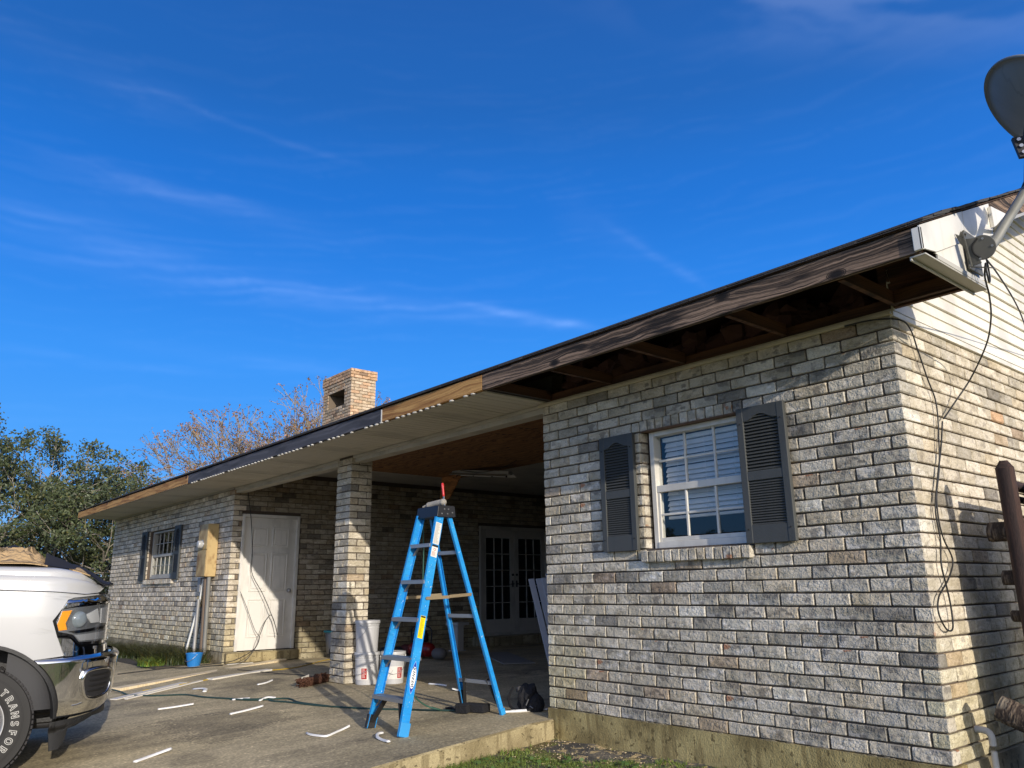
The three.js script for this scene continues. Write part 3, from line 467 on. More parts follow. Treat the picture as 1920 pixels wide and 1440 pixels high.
// ------------------------------------------------------------------ roof and eaves
{
  const zr = -5.9, yr = UN(zr);
  const slope = (a, b, dy0, dy1, x0, x1) => prismX([[a, UN(a) + dy0], [b, UN(b) + dy0], [b, UN(b) + dy1], [a, UN(a) + dy1]], x0, x1);
  const roof = part('roof', merge([slope(.824, zr, .001, .010, -18.98, .575), prismX([[zr, yr], [-12.9, yr - 3.0], [-12.9, yr - 2.98], [zr, yr + .022]], -18.98, .575)]), M({ map: wood([.30, .22, .16], [.14, .09, .06], 541, 8, .8, []), roughness: .9 }), house);
  // ragged shingle edges: lowest course along the eave, stepped courses up the near rake
  const f = rngOf(91); let l = [];
  for (let x = -18.99; x < .56;) { const w = Math.min(.30, .595 - x), o = .828 + f() * .012, th = .004 + f() * .004, lift = f() * .003; l.push(prismX([[o, UN(o) + .0105], [o - .35, UN(o - .35) + .0105], [o - .35, UN(o - .35) + .0105 + th], [o, UN(o) + .0105 + th + lift]], x, x + w - .004)); x += w; }
  mesh('shingle_row', merge(l), shingleMat, roof); l = [];
  for (let k = 0; k < 44; k++) { const o = .80 - k * .143 + (f() - .5) * .02, xo = .583 + f() * .022, th = .007 + f() * .007, up = .021 + f() * .007; const n = 3; for (let i = 0; i < 60; i++) { const xa = i === 0 ? xo - .22 : xo - .22 - i * .31, xb = i === 0 ? xo : xa + .306; if (xb < -18.9) break; l.push(prismX([[o, UN(o) + up], [o - .24, UN(o - .24) + up - .008], [o - .24, UN(o - .24) + up + th - .004], [o, UN(o) + up + th]], Math.max(xa, -18.98), xb)); if (k > 26 && i > 3) break; } }
  tag(mesh('shingles', merge(l), shingleMat, roof), null, null, null, 'stuff');
  mesh('shingle_cover', slope(.70, zr, .0155, .0185, -18.97, .57), shingleMat, roof);
  // gable roof line boards
  part('rake_board', slope(-.30, zr, -.15, -.002, .535, .565), fasciaDarkMat, house, 'bare weathered rake board behind the dish mast');
  part('rake_board', slope(.80, zr, -.15, -.002, -18.96, -18.93), fasciaGreyMat, house);
  part('gable_trim', slope(-.32, zr, -.175, -.152, .50, .57), M({ color: lin(.36, .35, .32), roughness: .5 }), house);
  part('rake_soffit', slope(.2, zr, -.17, -.156, .012, .50), rafterMat, house);
}
const YF0 = 2.792, YF1 = 2.938;
part('fascia_board', RB(XN + .083, .545, YF0 - .004, YF1 + .002, .775, .815, .005), fasciaDarkMat, house, 'dark weathered fascia board with knots above the near window');
part('fascia_board', RB(-5.108, -3.356, YF0, YF1, .776, .814, .004), fasciaYellowMat, house, 'new yellow pine fascia board between dark and grey ones');
part('fascia_board', RB(-11.285, -5.134, YF0 + .002, YF1 - .002, .774, .811, .004), fasciaGreyMat, house, 'long dark grey fascia board along the middle of the eave');
part('fascia_board', RB(-18.945, -11.288, YF0, YF1 - .006, .776, .813, .004), fasciaYellowMat, house, 'new yellow pine fascia board at the far end of the eave');
part('fascia_flashing', RB(-5.132, -5.110, YF0 - .012, YF1 - .006, .776, .817, .003), whiteMat, house);
part('eave_backing', B(-18.95, .54, YF0 + .02, YF1 + .02, .735, .772), rafterMat, house);
// open eave of the near block: lookouts, studs, insulation
for (const x of [-3.30, -2.50, -1.68, -.76, .05]) part('lookout', RB(x - .019, x + .019, YF0 + .004, YF0 + .092, .02, .735, .003), rafterMat, house);
for (const x of [-3.32, -2.52, -1.70, -.78, .03]) part('rafter', prismX([[.735, UN(.735) - .14], [-2.2, UN(-2.2) - .14], [-2.2, UN(-2.2) - .002], [.735, UN(.735) - .002]], x - .06, x - .022), rafterMat, house);
part('rafter', prismX([[.735, UN(.735) - .14], [-2.2, UN(-2.2) - .14], [-2.2, UN(-2.2) - .002], [.735, UN(.735) - .002]], .44, .478), rafterMat, house);
part('lookout', RB(.07, .45, YF0 + .004, YF0 + .092, .04, .08, .003), rafterMat, house);
part('top_plate', RB(XN + .02, .01, TOP + .002, TOP + .09, -.14, .018, .003), rafterMat, house);
part('attic_shade_sheet', B(XN, 0, TOP, 3.4, -.36, -.34), M({ color: lin(.04, .025, .018), roughness: 1 }), house);  // near-black sheet put in, its colour standing for the attic darkness
part('blocking_board', B(.002, .484, YF0 + .004, UN(0) - .02, -.04, -.005), rafterMat, house);
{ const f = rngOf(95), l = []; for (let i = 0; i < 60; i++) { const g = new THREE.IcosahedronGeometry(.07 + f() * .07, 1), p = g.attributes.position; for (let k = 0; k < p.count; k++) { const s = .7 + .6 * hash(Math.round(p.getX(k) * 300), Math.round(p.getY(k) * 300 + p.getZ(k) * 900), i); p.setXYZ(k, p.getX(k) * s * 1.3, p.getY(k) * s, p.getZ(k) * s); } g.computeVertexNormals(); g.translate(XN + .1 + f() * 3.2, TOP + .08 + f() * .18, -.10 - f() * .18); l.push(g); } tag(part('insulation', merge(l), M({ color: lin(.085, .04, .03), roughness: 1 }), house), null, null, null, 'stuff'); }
part('frieze_moulding', merge([RB(XN - .03, .014, TOP - .020, TOP + .006, .004, .034, .004), RB(XN - .03, .014, TOP + .0065, TOP + .020, .004, .020, .003)]), M({ color: lin(.62, .56, .42), map: grimeMap, roughness: .6 }), house);
// vinyl soffit, one ribbed panel after another
{
  const f = rngOf(97), yS = YF0 - .004; let x = -18.93, i = 0;
  while (x < -3.36) {
    const w = Math.min(.305, -3.352 - x), l = [], n = 3; const dy = (f() - .5) * .004;
    for (let k = 0; k < n; k++) { const a = x + w * k / n, b = x + w * (k + 1) / n; l.push(prismQ(a + .004, b - .004, yS + dy, yS + .004 + dy, .772, -.02)); l.push(prismQ(b - .005, b + .005, yS + .007 + dy, yS + .010 + dy, .772, -.02)); }
    part('soffit_panel', merge(l), soffitMat, house); x += w; i++;
  }
  // beaded white ends of the panels peeping out below the fascia
  const tl = []; for (let q = -11.2; q < -3.42; q += .102 + f() * .012) { if (q < -5.2 && q > -6.9 && f() < .25) continue; if (f() < .12) continue; const g = new THREE.SphereGeometry(.5, 8, 6); g.scale(.058 + f() * .022, .020 + f() * .006, .050); g.translate(q, YF0 - .006 - f() * .003, .797); tl.push(g); }
  for (let q = -18.8; q < -11.3; q += .102) { const g = new THREE.SphereGeometry(.5, 6, 5); g.scale(.05, .010, .030); g.translate(q, YF0 - .002, .797); tl.push(g); }
  tag(part('soffit_bead', merge(tl), whiteMat, house), null, null, null, 'stuff');
  part('soffit_end', merge([RB(-3.348, -3.334, YF0 - .004, YF0 + .02, .02, .77), RB(-3.31, -3.285, YF0 + .0, YF0 + .014, .02, .77)]), M({ color: lin(.06, .05, .045), roughness: .7 }), house);
  part('eave_end', prismX([[.81, YF0], [.0, YF0], [.0, UN(0)], [.81, UN(.81)]], -18.93, -18.90), whiteMat, house);
}
function prismQ(x0, x1, y0, y1, z1, z0) { return B(x0, x1, y0, y1, z0, z1); }
// beam over the carport opening, ceiling, bared plywood
part('beam', merge([RB(XD + .01, XN - .005, 2.698, 2.786, -.175, -.022, .006), RB(XD + .01, XN - .005, 2.750, 2.784, -.021, .002, .004)]), M({ color: lin(.50, .475, .42), map: grimeMap, roughness: .6 }), house);
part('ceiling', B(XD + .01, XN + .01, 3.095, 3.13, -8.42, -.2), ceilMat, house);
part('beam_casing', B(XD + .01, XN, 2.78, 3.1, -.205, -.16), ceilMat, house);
for (let i = 0; i < 3; i++) for (let j = 0; j < 2; j++) { const x0 = -10.02 + i * 2.2, z0 = -.22 - j * 1.76; part('plywood_sheet', B(x0, x0 + 2.194, 3.076, 3.090, z0 - 1.755, z0), plyMat, house); }
{
  const hs = (pts, z, t) => { const g = new THREE.ExtrudeGeometry(new THREE.Shape(pts.map(p => new THREE.Vector2(...p))), { depth: t, bevelEnabled: false }); g.translate(0, 0, z); return boxUV(g); };
  const hm = M({ map: plyMap, color: lin(1.9, 1.8, 1.7), roughness: .8 });  // plywood colour brightened, standing in for light in the dark carport
  const pl = part('hanging_plywood', hs([[-10.0, 3.09], [-9.66, 3.11], [-9.86, 2.645], [-10.07, 2.64]], -3.42, .014), hm, house, 'torn strip of plywood hanging from the carport ceiling');
  mesh('splinter', hs([[-9.63, 3.11], [-9.31, 3.12], [-9.755, 2.65], [-9.84, 2.645]], -3.41, .02), hm, pl);
}
// gable siding, lap over lap, and the white cornice return at the eave
{
  const yTop = UN(-4.2) - .17; let y = TOP + .012;
  part('siding_starter', RB(-.004, .022, TOP - .028, TOP + .010, -4.6, .004, .003), vinylMat, house);
  for (let i = 0; y < yTop && i < 20; i++) {
    const h = .19, y1 = y + h, zAt = (q) => Math.min(-.0, .82 - (q + .17 - 2.945) / .43);
    const zb = zAt(y), zt = zAt(y1), p = []; const Q = (a, b, c, d) => p.push(...a, ...b, ...c, ...a, ...c, ...d);
    const m0 = y + h * .5, zm = zAt(m0);
    Q([.026, y, zb], [.026, y, -4.6], [.026, y + .008, -4.6], [.026, y + .008, zb]);
    Q([.026, y + .008, zb], [.026, y + .008, -4.6], [.010, m0, -4.6], [.010, m0, zm]); Q([.010, m0, zm], [.010, m0, -4.6], [.022, m0 + .003, -4.6], [.022, m0 + .003, zm]); Q([.022, m0 + .003, zm], [.022, m0 + .003, -4.6], [.005, y1, -4.6], [.005, y1, zt]);
    Q([0, y, zb], [0, y, -4.6], [.026, y, -4.6], [.026, y, zb]); Q([0, y, zb], [.026, y, zb], [.005, y1, zt], [0, y1, zt]);
    const g = new THREE.BufferGeometry(); g.setAttribute('position', new THREE.Float32BufferAttribute(p, 3)); g.computeVertexNormals(); boxUV(g); part('siding_panel', g, vinylMat, house); y = y1;
  }
  part('gable_sheathing', prismX([[-.02, TOP + .01], [-4.6, TOP + .01], [-4.6, UN(-4.6) - .02], [-.02, UN(-.02) - .02]], -.06, -.002), rafterMat, house);
  const cw = M({ color: lin(.78, .76, .70), map: grimeMap, roughness: .35 });
  // upper band on the rake, its front corner wrapped round onto the fascia
  part('cornice_wrap', prismX([[.838, 2.795], [.655, 2.822], [.182, 3.022], [.16, UN(.16) - .004], [.838, UN(.838) - .006]], .566, .576), cw, house, 'white metal cornice wrap at the end of the eave');
  part('cornice_wrap', merge([RB(.528, .576, 2.792, 2.925, .816, .838, .004)]), cw, house);
  part('cornice_wrap', prismX([[.655, 2.820], [.02, 2.815], [-.19, 2.865], [-.19, 3.16], [.182, 3.020]], .558, .5655), cw, house);
  part('cornice_wrap', prismX([[.158, UN(.158) - .006], [.18, 3.022], [-.19, 3.16], [-.33, 3.21], [-.34, UN(-.34) - .006]], .569, .577), cw, house);
  part('cornice_flap', prismX([[-.30, UN(-.30) - .03], [-.30, 3.25], [-.62, UN(-.62) - .13]], .58, .60), cw, house);
  part('cornice_trim', merge([RB(.485, .572, 2.772, 2.782, -.07, .80, .003), RB(.485, .497, 2.7575, 2.7715, -.07, .80, .003), RB(.562, .575, 2.7825, 2.813, -.07, .64, .003)]), M({ color: lin(.50, .48, .42), roughness: .45 }), house, 'loose bent metal trim under the cornice');
}
// ------------------------------------------------------------------ satellite dish
{
  const dish = thing('satellite_dish', 'grey satellite dish on a bent mast bolted to the white eave corner', 'satellite dish', [.6, 2.9, .05]);
  const dm = M({ color: lin(.20, .21, .205), map: grimeMap, roughness: .5, metalness: .1 }), mm = M({ color: lin(.26, .26, .235), map: grimeMap, roughness: .5, metalness: .2 });
  // mounting foot, turned towards the drive
  const pn = V(.12, -.25, .95).normalize(), pa = V(.99, 0, -.125).normalize(), pc = V(.694, 2.905, .30);
  const pv = pn.clone().cross(pa); const at = (a, b, c = 0) => { const q = pc.clone().addScaledVector(pa, a).addScaledVector(pv, b).addScaledVector(pn, c); return [q.x, q.y, q.z]; };
  const plate = new THREE.Shape(); plate.absarc(0, 0, .070, -1.9, 2.0, false); plate.lineTo(-.075, .072); plate.lineTo(-.105, .105); plate.lineTo(-.118, .118); plate.lineTo(-.104, .06); plate.lineTo(-.085, .02); plate.lineTo(-.07, -.09); plate.lineTo(-.02, -.085); plate.closePath();
  const pg = new THREE.ExtrudeGeometry(plate, { depth: .005, bevelEnabled: true, bevelSize: .002, bevelThickness: .002, bevelSegments: 1 }); pg.applyMatrix4(new THREE.Matrix4().makeBasis(pa, pn.clone().cross(pa), pn).setPosition(pc));
  const pm = M({ color: lin(.125, .125, .115), map: grimeMap, roughness: .55, metalness: .2 });
  part('mount_plate', boxUV(pg), pm, dish);
  part('mount_foot', merge([beam(at(-.075, .11, -.002), at(-.068, -.10, -.002), .006, .06, [pa.x, 0, pa.z]), beam(at(-.07, -.095, .01), at(.03, -.13, .03), .006, .07, [0, 1, .2]), RB(.578, .590, 2.83, 3.08, .02, .22), beam(at(-.10, .115, -.03), at(-.07, .09, 0), .03, .006, [0, 1, 0])]), pm, dish);
  for (const [u, v] of [[.012, .05], [.052, -.004], [-.02, -.060], [-.055, -.098]]) part('bolt', rod(at(u, v, .006), at(u, v, .012), .007, .007, 6), steelMat, dish);
  part('adjuster_slot', tube([at(-.012, .058, .008), at(-.044, .024, .008), at(-.044, -.022, .008), at(-.018, -.055, .008)], .0055, 18, 6), darkMat, dish);
  // mast: a straight pipe from the foot, out and up to the reflector
  part('mast', tube([[.678, 2.885, .235], [.716, 2.985, .135], [.76, 3.104, .05], [.82, 3.274, -.08], [.862, 3.39, -.165]], .028, 24, 16), mm, dish);
  part('strut', rod([.59, 3.235, -.33], [.80, 3.24, -.06], .014), mm, dish);
  const c = V(1.132, 3.584, .348), n = V(.582, .657, -.479).normalize();       // the reflector looks away over the roof; its back is seen
  const RR = .335, kq = .62; const prof = []; for (let i = 0; i <= 16; i++) { const r = RR * i / 16; prof.push([r, kq * (r * r - RR * RR)]); } prof.push([RR + .006, .004], [RR + .013, .002], [RR + .017, -.006], [RR + .016, -.016], [RR + .009, -.020], [RR, -.012]); for (let i = 15; i >= 0; i--) { const r = RR * i / 16; prof.push([r + .0001, kq * (r * r - RR * RR) - .006]); }
  const rg = lathe(prof, 64); rg.scale(.93, 1, 1.02); const yb = V(0, 1, 0).addScaledVector(n, -n.y).normalize(), xb = yb.clone().cross(n); rg.applyMatrix4(new THREE.Matrix4().makeBasis(xb, n, yb.clone().negate())); rg.translate(c.x, c.y, c.z);
  part('reflector', boxUV(rg), dm, dish);
  const bk = c.clone().addScaledVector(n, -.10);
  part('bracket', merge([beam([1.006, 3.425, .412], [1.032, 3.285, .435], .085, .022, [.8, 0, -.6]), beam([.862, 3.38, -.165], [bk.x, bk.y, bk.z], .07, .05, [0, 1, 0]), beam([1.02, 3.33, .40], [bk.x, bk.y, bk.z], .05, .04, [0, 1, 0]), rod([.855, 3.36, -.15], [.875, 3.44, -.20], .038)]), blackMat, dish);
  for (const t of [.18, .5, .82]) part('bolt', rod([mix(1.006, 1.032, t) - .01, mix(3.425, 3.285, t), mix(.412, .435, t) + .012], [mix(1.006, 1.032, t), mix(3.425, 3.285, t), mix(.412, .435, t) + .034], .011, .011, 6), steelMat, dish);
}
const cable = (pts, r, label, mat = cordMat, name = 'cable', cat = 'cable') => tag(mesh(name, tube(pts, r, pts.length * 9, 6), mat), label, cat);
// cords on the gable wall (measured on the wall plane)
cable([[-.30, 2.745, .04], [-.10, 2.735, .045], [.035, 2.72, -.05], [.03, 2.68, -.21], [.03, 2.56, -.27], [.03, 2.37, -.36], [.03, 2.22, -.44], [.03, 1.93, -.39], [.03, 1.75, -.33], [.03, 1.57, -.23], [.03, 1.40, -.21], [.03, 1.30, -.24], [.03, 1.17, -.33], [.03, 1.06, -.23], [.03, .94, -.04], [.035, .86, .0], [.035, .76, -.08], [.03, .76, -.18], [.03, .88, -.20], [.03, 1.01, -.18], [.03, 1.14, -.15], [.03, 1.30, -.19], [.03, 1.47, -.18], [.03, 1.68, -.28], [.03, 1.90, -.41], [.03, 2.09, -.50]], .0055, 'black cord hanging in a loop down the sunny gable wall at the corner');
cable([[.035, 2.11, -.515], [.06, 2.24, -.678], [.15, 2.41, -.78], [.30, 2.593, -.708], [.45, 2.683, -.419], [.57, 2.74, -.08], [.63, 2.80, .13], [.655, 2.86, .16], [.665, 2.80, .20], [.655, 2.74, .16], [.645, 2.78, .10], [.655, 2.86, .13], [.67, 2.89, .19]], .0055, 'black cord falling from the dish mount with a tied coil');
cable([[.67, 2.875, .20], [.60, 2.90, -.20], [.40, 2.93, -1.2], [.05, 2.93, -2.6]], .005, 'taut black wire running level from the dish mount along the siding');

// ------------------------------------------------------------------ electric meter and conduits
{
  const mb = thing('meter_box', 'tall rust-stained tan electric meter box on the brick near the white door', 'meter box', [-12.1, 1.3, .02]);
  const tan = M({ map: rep(tex(512, (u, v) => { const a = fbm(u, v, 5, 4, 5, 701), b = fbm(u, v, 14, 5, 4, 705); return mix3([.74, .64, .44], [.47, .33, .19], sst(.45, .75, a) * .8 + sst(.6, .8, b) * .4); }), .9), roughness: .5, metalness: .1 });
  part('cabinet', RB(-12.34, -11.90, 1.31, 2.21, .004, .185, .008), tan, mb);
  part('cover', RB(-12.335, -11.905, 1.315, 1.76, .186, .197, .006), tan, mb); part('cover', RB(-12.335, -11.905, 1.772, 2.205, .186, .195, .006), tan, mb);
  const gm = lathe([[0, .09], [.05, .088], [.064, .08], [.068, .05], [.07, 0]], 24); gm.rotateX(Math.PI / 2); gm.translate(-12.12, 1.86, .196); part('meter_glass', gm, M({ color: lin(.42, .42, .41), roughness: .2 }), mb);
  const ring = new THREE.TorusGeometry(.075, .010, 8, 28); ring.translate(-12.12, 1.86, .202); part('meter_ring', ring, steelMat, mb);
}
const pipes = [['grey', [-11.97, 1.31, .09], [-12.0, .0, .06], .036, greyMetalMat, 'brown-grey steel conduit under the meter box, nearest the corner'], ['g2', [-12.08, 1.31, .10], [-12.06, -.02, .09], .034, M({ color: lin(.16, .115, .08), roughness: .7, metalness: .2 }), 'rusty brown conduit rising to the meter box'], ['g3', [-12.36, .93, .10], [-12.22, -.02, .16], .030, galvMat, 'flat grey riser leaning behind the white pipe']];
for (const [, a, b, r, m, lab] of pipes) tag(mesh('conduit', rod(a, b, r, r, 14), m), lab, 'conduit');
tag(mesh('conduit', merge([rod([-12.34, 1.28, .05], [-12.38, .92, .07], .018), rod([-12.38, .92, .07], [-12.40, .02, .24], .019)]), M({ color: lin(.62, .62, .58), roughness: .5 })), 'white plastic pipe leaning down into the blue pail', 'conduit');
tag(mesh('junction_box', RB(-12.55, -12.42, .80, .98, .004, .07, .008), M({ color: lin(.55, .43, .22), roughness: .6 })), 'small yellowed junction box below the meter box', 'junction box');
tag(mesh('junction_box', RB(-12.56, -12.43, 1.05, 1.30, .004, .075, .008), galvMat), 'narrow grey utility box left under the meter box', 'junction box');
cable([[-12.5, .80, .05], [-12.66, .62, .04], [-12.70, .38, .05], [-12.55, .30, .06], [-12.40, .28, .12]], .008, 'thin brown wire looping on the far wall under the junction box', M({ color: lin(.05, .035, .03) }));
cable([[-12.40, 1.04, .06], [-12.34, .7, .05], [-12.36, .3, .08], [-12.30, .05, .18]], .010, 'dark grey cable straight down beside the leaning white pipe');
tag(mesh('hose_tap', merge([rod([-12.62, .36, .0], [-12.62, .36, .09], .016), rod([-12.62, .36, .09], [-12.62, .31, .12], .014), rod([-12.65, .40, .06], [-12.59, .40, .06], .008)]), M({ color: lin(.55, .53, .5), roughness: .4 })), 'white-handled hose tap low on the far brick wall', 'tap');
// wires at the door
cable([[-11.24, 2.74, -.20], [-11.24, 2.2, -.30], [-11.22, 1.70, -.345], [-11.22, 1.36, -.36], [-11.18, 1.02, -.55], [-11.16, .72, -.70], [-11.14, .48, -.80], [-11.13, .32, -.84], [-11.14, .42, -.82], [-11.16, .66, -.72], [-11.10, .60, -.62], [-11.0, .36, -.48], [-10.8, .16, -.32], [-10.9, -.01, -.04], [-11.06, -.05, .20], [-11.3, -.08, .36]], .006, 'thin dark wire hanging down the white door and trailing to the ground');
cable([[-11.30, 1.05, -.215], [-11.25, .80, -.32], [-11.22, .42, -.48], [-11.16, .30, -.54], [-11.1, .12, -.44], [-10.95, -.04, -.20], [-10.92, -.06, .06]], .005, 'thin grey wire across the lower left of the white door', M({ color: lin(.10, .10, .10) }));
{
  const p = thing('pail', 'small bright blue pail in the grass below the meter box', 'pail', [-11.42, -.11, .42]);
  const g = lathe([[.0, .004], [.085, .004], [.09, 0], [.094, .01], [.128, .20], [.135, .205], [.135, .215], [.124, .213], [.088, .02], [0, .016]], 28); mesh('bucket_body', g, M({ color: lin(.02, .19, .52), roughness: .4 }), p);
  mesh('handle', tube([[-.132, .2, 0], [-.12, .12, .08], [0, .09, .135], [.12, .12, .08], [.132, .2, 0]], .004), steelMat, p);
}

// ------------------------------------------------------------------ step ladder
{
  const blue = M({ roughness: .45, map: rep(tex(512, (u, v) => { const s = fbm(u, v, 4, 160, 3, 901), sc = fbm(u, v, 22, 34, 5, 903), k = fbm(u, v, 8, 60, 4, 907), dr = fbm(u, v, 70, 60, 2, 911), pale = fbm(u, v, 5, 5, 4, 913); let c = mix3([.10, .555, .835], [.16, .60, .85], sst(.35, .65, pale)); c = mix3(c, [.07, .42, .66], .22 * s + .30 * sst(.58, .8, k)); c = mix3(c, [.42, .58, .68], .55 * sst(.66, .76, sc)); return mix3(c, [.80, .82, .82], sst(.83, .88, dr)); }), .8) });
  const al = M({ color: lin(.36, .37, .37), roughness: .42, metalness: .6 }), capM = M({ color: lin(.012, .013, .017), roughness: .5 }), boot = M({ color: lin(.016, .016, .016), roughness: .55 });
  const ld = thing('step_ladder', 'blue fibreglass step ladder standing open at the carport edge', 'ladder', [-4.13, -.12, .74]);
  const FL = [-4.425, -.143, 1.255], FR = [-3.835, -.146, 1.285], TL = [-4.285, 1.715, .850], TR = [-3.975, 1.715, .830], BL = [-4.405, -.086, .235], BR = [-3.865, -.086, .185], UL = [-4.265, 1.705, .735], UR = [-3.985, 1.705, .715];
  const lerp = (a, b, t) => a.map((v, i) => mix(v, b[i], t));
  // channel rail: outer web with two flanges turned inwards
  const channel = (a, b, w, s, out) => { const d = V(...b).sub(V(...a)).normalize(), S = V(...s); S.addScaledVector(d, -S.dot(d)).normalize(); const O2 = V(...out); O2.addScaledVector(d, -O2.dot(d)).addScaledVector(S, -O2.dot(S)).normalize(); const off = (p, k, q) => [p[0] + S.x * k + O2.x * q, p[1] + S.y * k + O2.y * q, p[2] + S.z * k + O2.z * q];
    return merge([beam(a, b, w, .005, s), beam(off(a, w / 2 - .0025, -.013), off(b, w / 2 - .0025, -.013), .005, .027, s), beam(off(a, -w / 2 + .0025, -.013), off(b, -w / 2 + .0025, -.013), .005, .027, s)]); };
  const rFL = part('front_rail', channel(FL, TL, .082, [0, .2, 1], [-1, 0, 0]), blue, ld); const rFR = part('front_rail', channel(FR, TR, .082, [0, .2, 1], [1, 0, 0]), blue, ld);
  part('rear_rail', channel(BL, UL, .042, [0, -.2, 1], [-1, 0, 0]), blue, ld); part('rear_rail', channel(BR, UR, .042, [0, -.2, 1], [1, 0, 0]), blue, ld);
  // treads
  for (let i = 0; i < 5; i++) { const t = .153 + .176 * i, a = lerp(FL, TL, t), b = lerp(FR, TR, t); const y = (a[1] + b[1]) / 2, z = (a[2] + b[2]) / 2; part('tread', merge([RB(a[0] + .006, b[0] - .006, y - .006, y, z - .05, z + .052, .002), RB(a[0] + .006, b[0] - .006, y - .034, y - .0065, z + .044, z + .052, .002), RB(a[0] + .006, b[0] - .006, y - .026, y - .0065, z - .05, z - .043, .002), ...[-.03, -.015, 0, .015, .03].map(q => RB(a[0] + .01, b[0] - .01, y + .0002, y + .0022, z + q - .002, z + q + .002, .0008))]), al, ld);
    part('tread_brace', merge([beam([a[0] + .01, y - .10, z + .005], [a[0] + .11, y - .012, z + .005], .025, .003, [0, 0, 1]), beam([b[0] - .01, y - .10, z + .005], [b[0] - .11, y - .012, z + .005], .025, .003, [0, 0, 1])]), al, ld); }
  // rear horizontals
  for (const t of [.155, .49, .815]) { const a = lerp(BL, UL, t), b = lerp(BR, UR, t); part('rear_bar', beam([a[0] + .006, a[1], a[2]], [b[0] - .006, b[1], b[2]], .034, .016, [0, 1, 0]), al, ld); }
  // moulded top
  const cs = new THREE.Shape(); cs.moveTo(.86, 1.695); cs.lineTo(.875, 1.70); cs.lineTo(.865, 1.785); cs.quadraticCurveTo(.862, 1.795, .85, 1.795); cs.lineTo(.70, 1.795); cs.quadraticCurveTo(.685, 1.795, .683, 1.785); cs.lineTo(.672, 1.70); cs.lineTo(.69, 1.695); cs.closePath();
  const cg = new THREE.ExtrudeGeometry(cs, { depth: .345, bevelEnabled: true, bevelSize: .004, bevelThickness: .004, bevelSegments: 2 }); cg.rotateY(-Math.PI / 2); cg.translate(-3.955, 0, 0);
  part('top_cap', boxUV(cg), capM, ld);
  for (const [y, z] of [[1.765, .80], [1.765, .755], [1.722, .83], [1.722, .765], [1.735, .71]]) part('rivet', rod([-3.953, y, z], [-3.945, y, z], .008, .006, 10), steelMat, ld);
  // spreaders
  const sp = M({ color: lin(.34, .27, .17), map: grimeMap, roughness: .5, metalness: .4 });
  for (const [a, b] of [[lerp(FR, TR, .595), lerp(BR, UR, .60)], [lerp(FL, TL, .595), lerp(BL, UL, .60)]]) { const s = a[0] > -4 ? .012 : -.012; const mid = [(a[0] + b[0]) / 2 + s, (a[1] + b[1]) / 2 - .005, (a[2] + b[2]) / 2]; part('spreader', merge([beam([a[0] + s, a[1], a[2]], mid, .028, .004, [0, 1, 0]), beam([mid[0] + s * .3, mid[1] + .004, mid[2]], [b[0] + s, b[1], b[2]], .028, .004, [0, 1, 0]), rod([a[0] + s * .5, a[1], a[2]], [a[0] + s * 1.6, a[1], a[2]], .014), rod([mid[0], mid[1], mid[2]], [mid[0] + s * .8, mid[1], mid[2]], .010)]), sp, ld); }
  // boots and gussets
  for (const [f, t, k] of [[FL, TL, 1], [FR, TR, -1]]) { const a = lerp(f, t, .012), b = lerp(f, t, .145); part('gusset', beam([a[0] + k * .022, a[1] + .03, a[2] - .004], [b[0] + k * (k > 0 ? .155 : .125), b[1] - .005, b[2]], .05, .012, [0, 0, 1]), boot, ld); part('foot', merge([beam([f[0] + k * .005, f[1] + .002, f[2]], lerp(f, t, .06), .096, .036, [0, .2, 1])]), k > 0 ? boot : M({ color: lin(.03, .28, .62), roughness: .5 }), ld); }
  for (const [f, t, k] of [[BL, UL, 1], [BR, UR, -1]]) { const b = lerp(f, t, .175); part('gusset', merge([beam([f[0] + k * .02, f[1] + .02, f[2]], [b[0] + k * .10, b[1] - .005, b[2]], .035, .012, [0, 0, 1])]), boot, ld); part('foot', beam([f[0] + k * .004, f[1] + .001, f[2]], lerp(f, t, k > 0 ? .10 : .03), .052, .034, [0, -.2, 1]), k > 0 ? boot : blue, ld); }
  // labels on the outer web of the right front rail
  const dU = V(...TR).sub(V(...FR)), L = dU.length(); dU.normalize(); const sV = V(0, .2, 1); sV.addScaledVector(dU, -sV.dot(dU)).normalize(); const nV = sV.clone().cross(dU).normalize(); if (nV.x < 0) nV.negate();
  const label = (name, t0, t1, w, cv) => { const t = new THREE.CanvasTexture(cv); t.colorSpace = THREE.SRGBColorSpace; t.magFilter = THREE.LinearFilter; const g = new THREE.BoxGeometry(w, (t1 - t0) * L, .0012); const q = new THREE.Matrix4().makeBasis(sV.clone().negate(), dU, nV); if (q.determinant() < 0) q.makeBasis(sV, dU, nV); g.applyMatrix4(q); const c = V(...FR).addScaledVector(dU, (t0 + t1) / 2 * L).addScaledVector(nV, .0042); g.translate(c.x, c.y, c.z); return part(name, g, M({ map: t, roughness: .45 }), ld); };
  const canvas = (w, h, fn) => { const c = document.createElement('canvas'); c.width = w; c.height = h; const x = c.getContext('2d'); fn(x, w, h); return c; };
  const lines = (x, x0, x1, y0, y1, n, col) => { const f = rngOf(n); x.fillStyle = col; for (let i = 0; i < n; i++) { const y = mix(y0, y1, i / n); x.fillRect(x0, y, (x1 - x0) * (.55 + .45 * f()), Math.max(1, (y1 - y0) / n * .4)); } };
  label('warning_label', .852, .958, .066, canvas(96, 360, (x, w, h) => { x.fillStyle = '#d8d5cc'; x.fillRect(0, 0, w, h); lines(x, 8, w - 8, 14, h - 10, 34, '#8d8a84'); }));
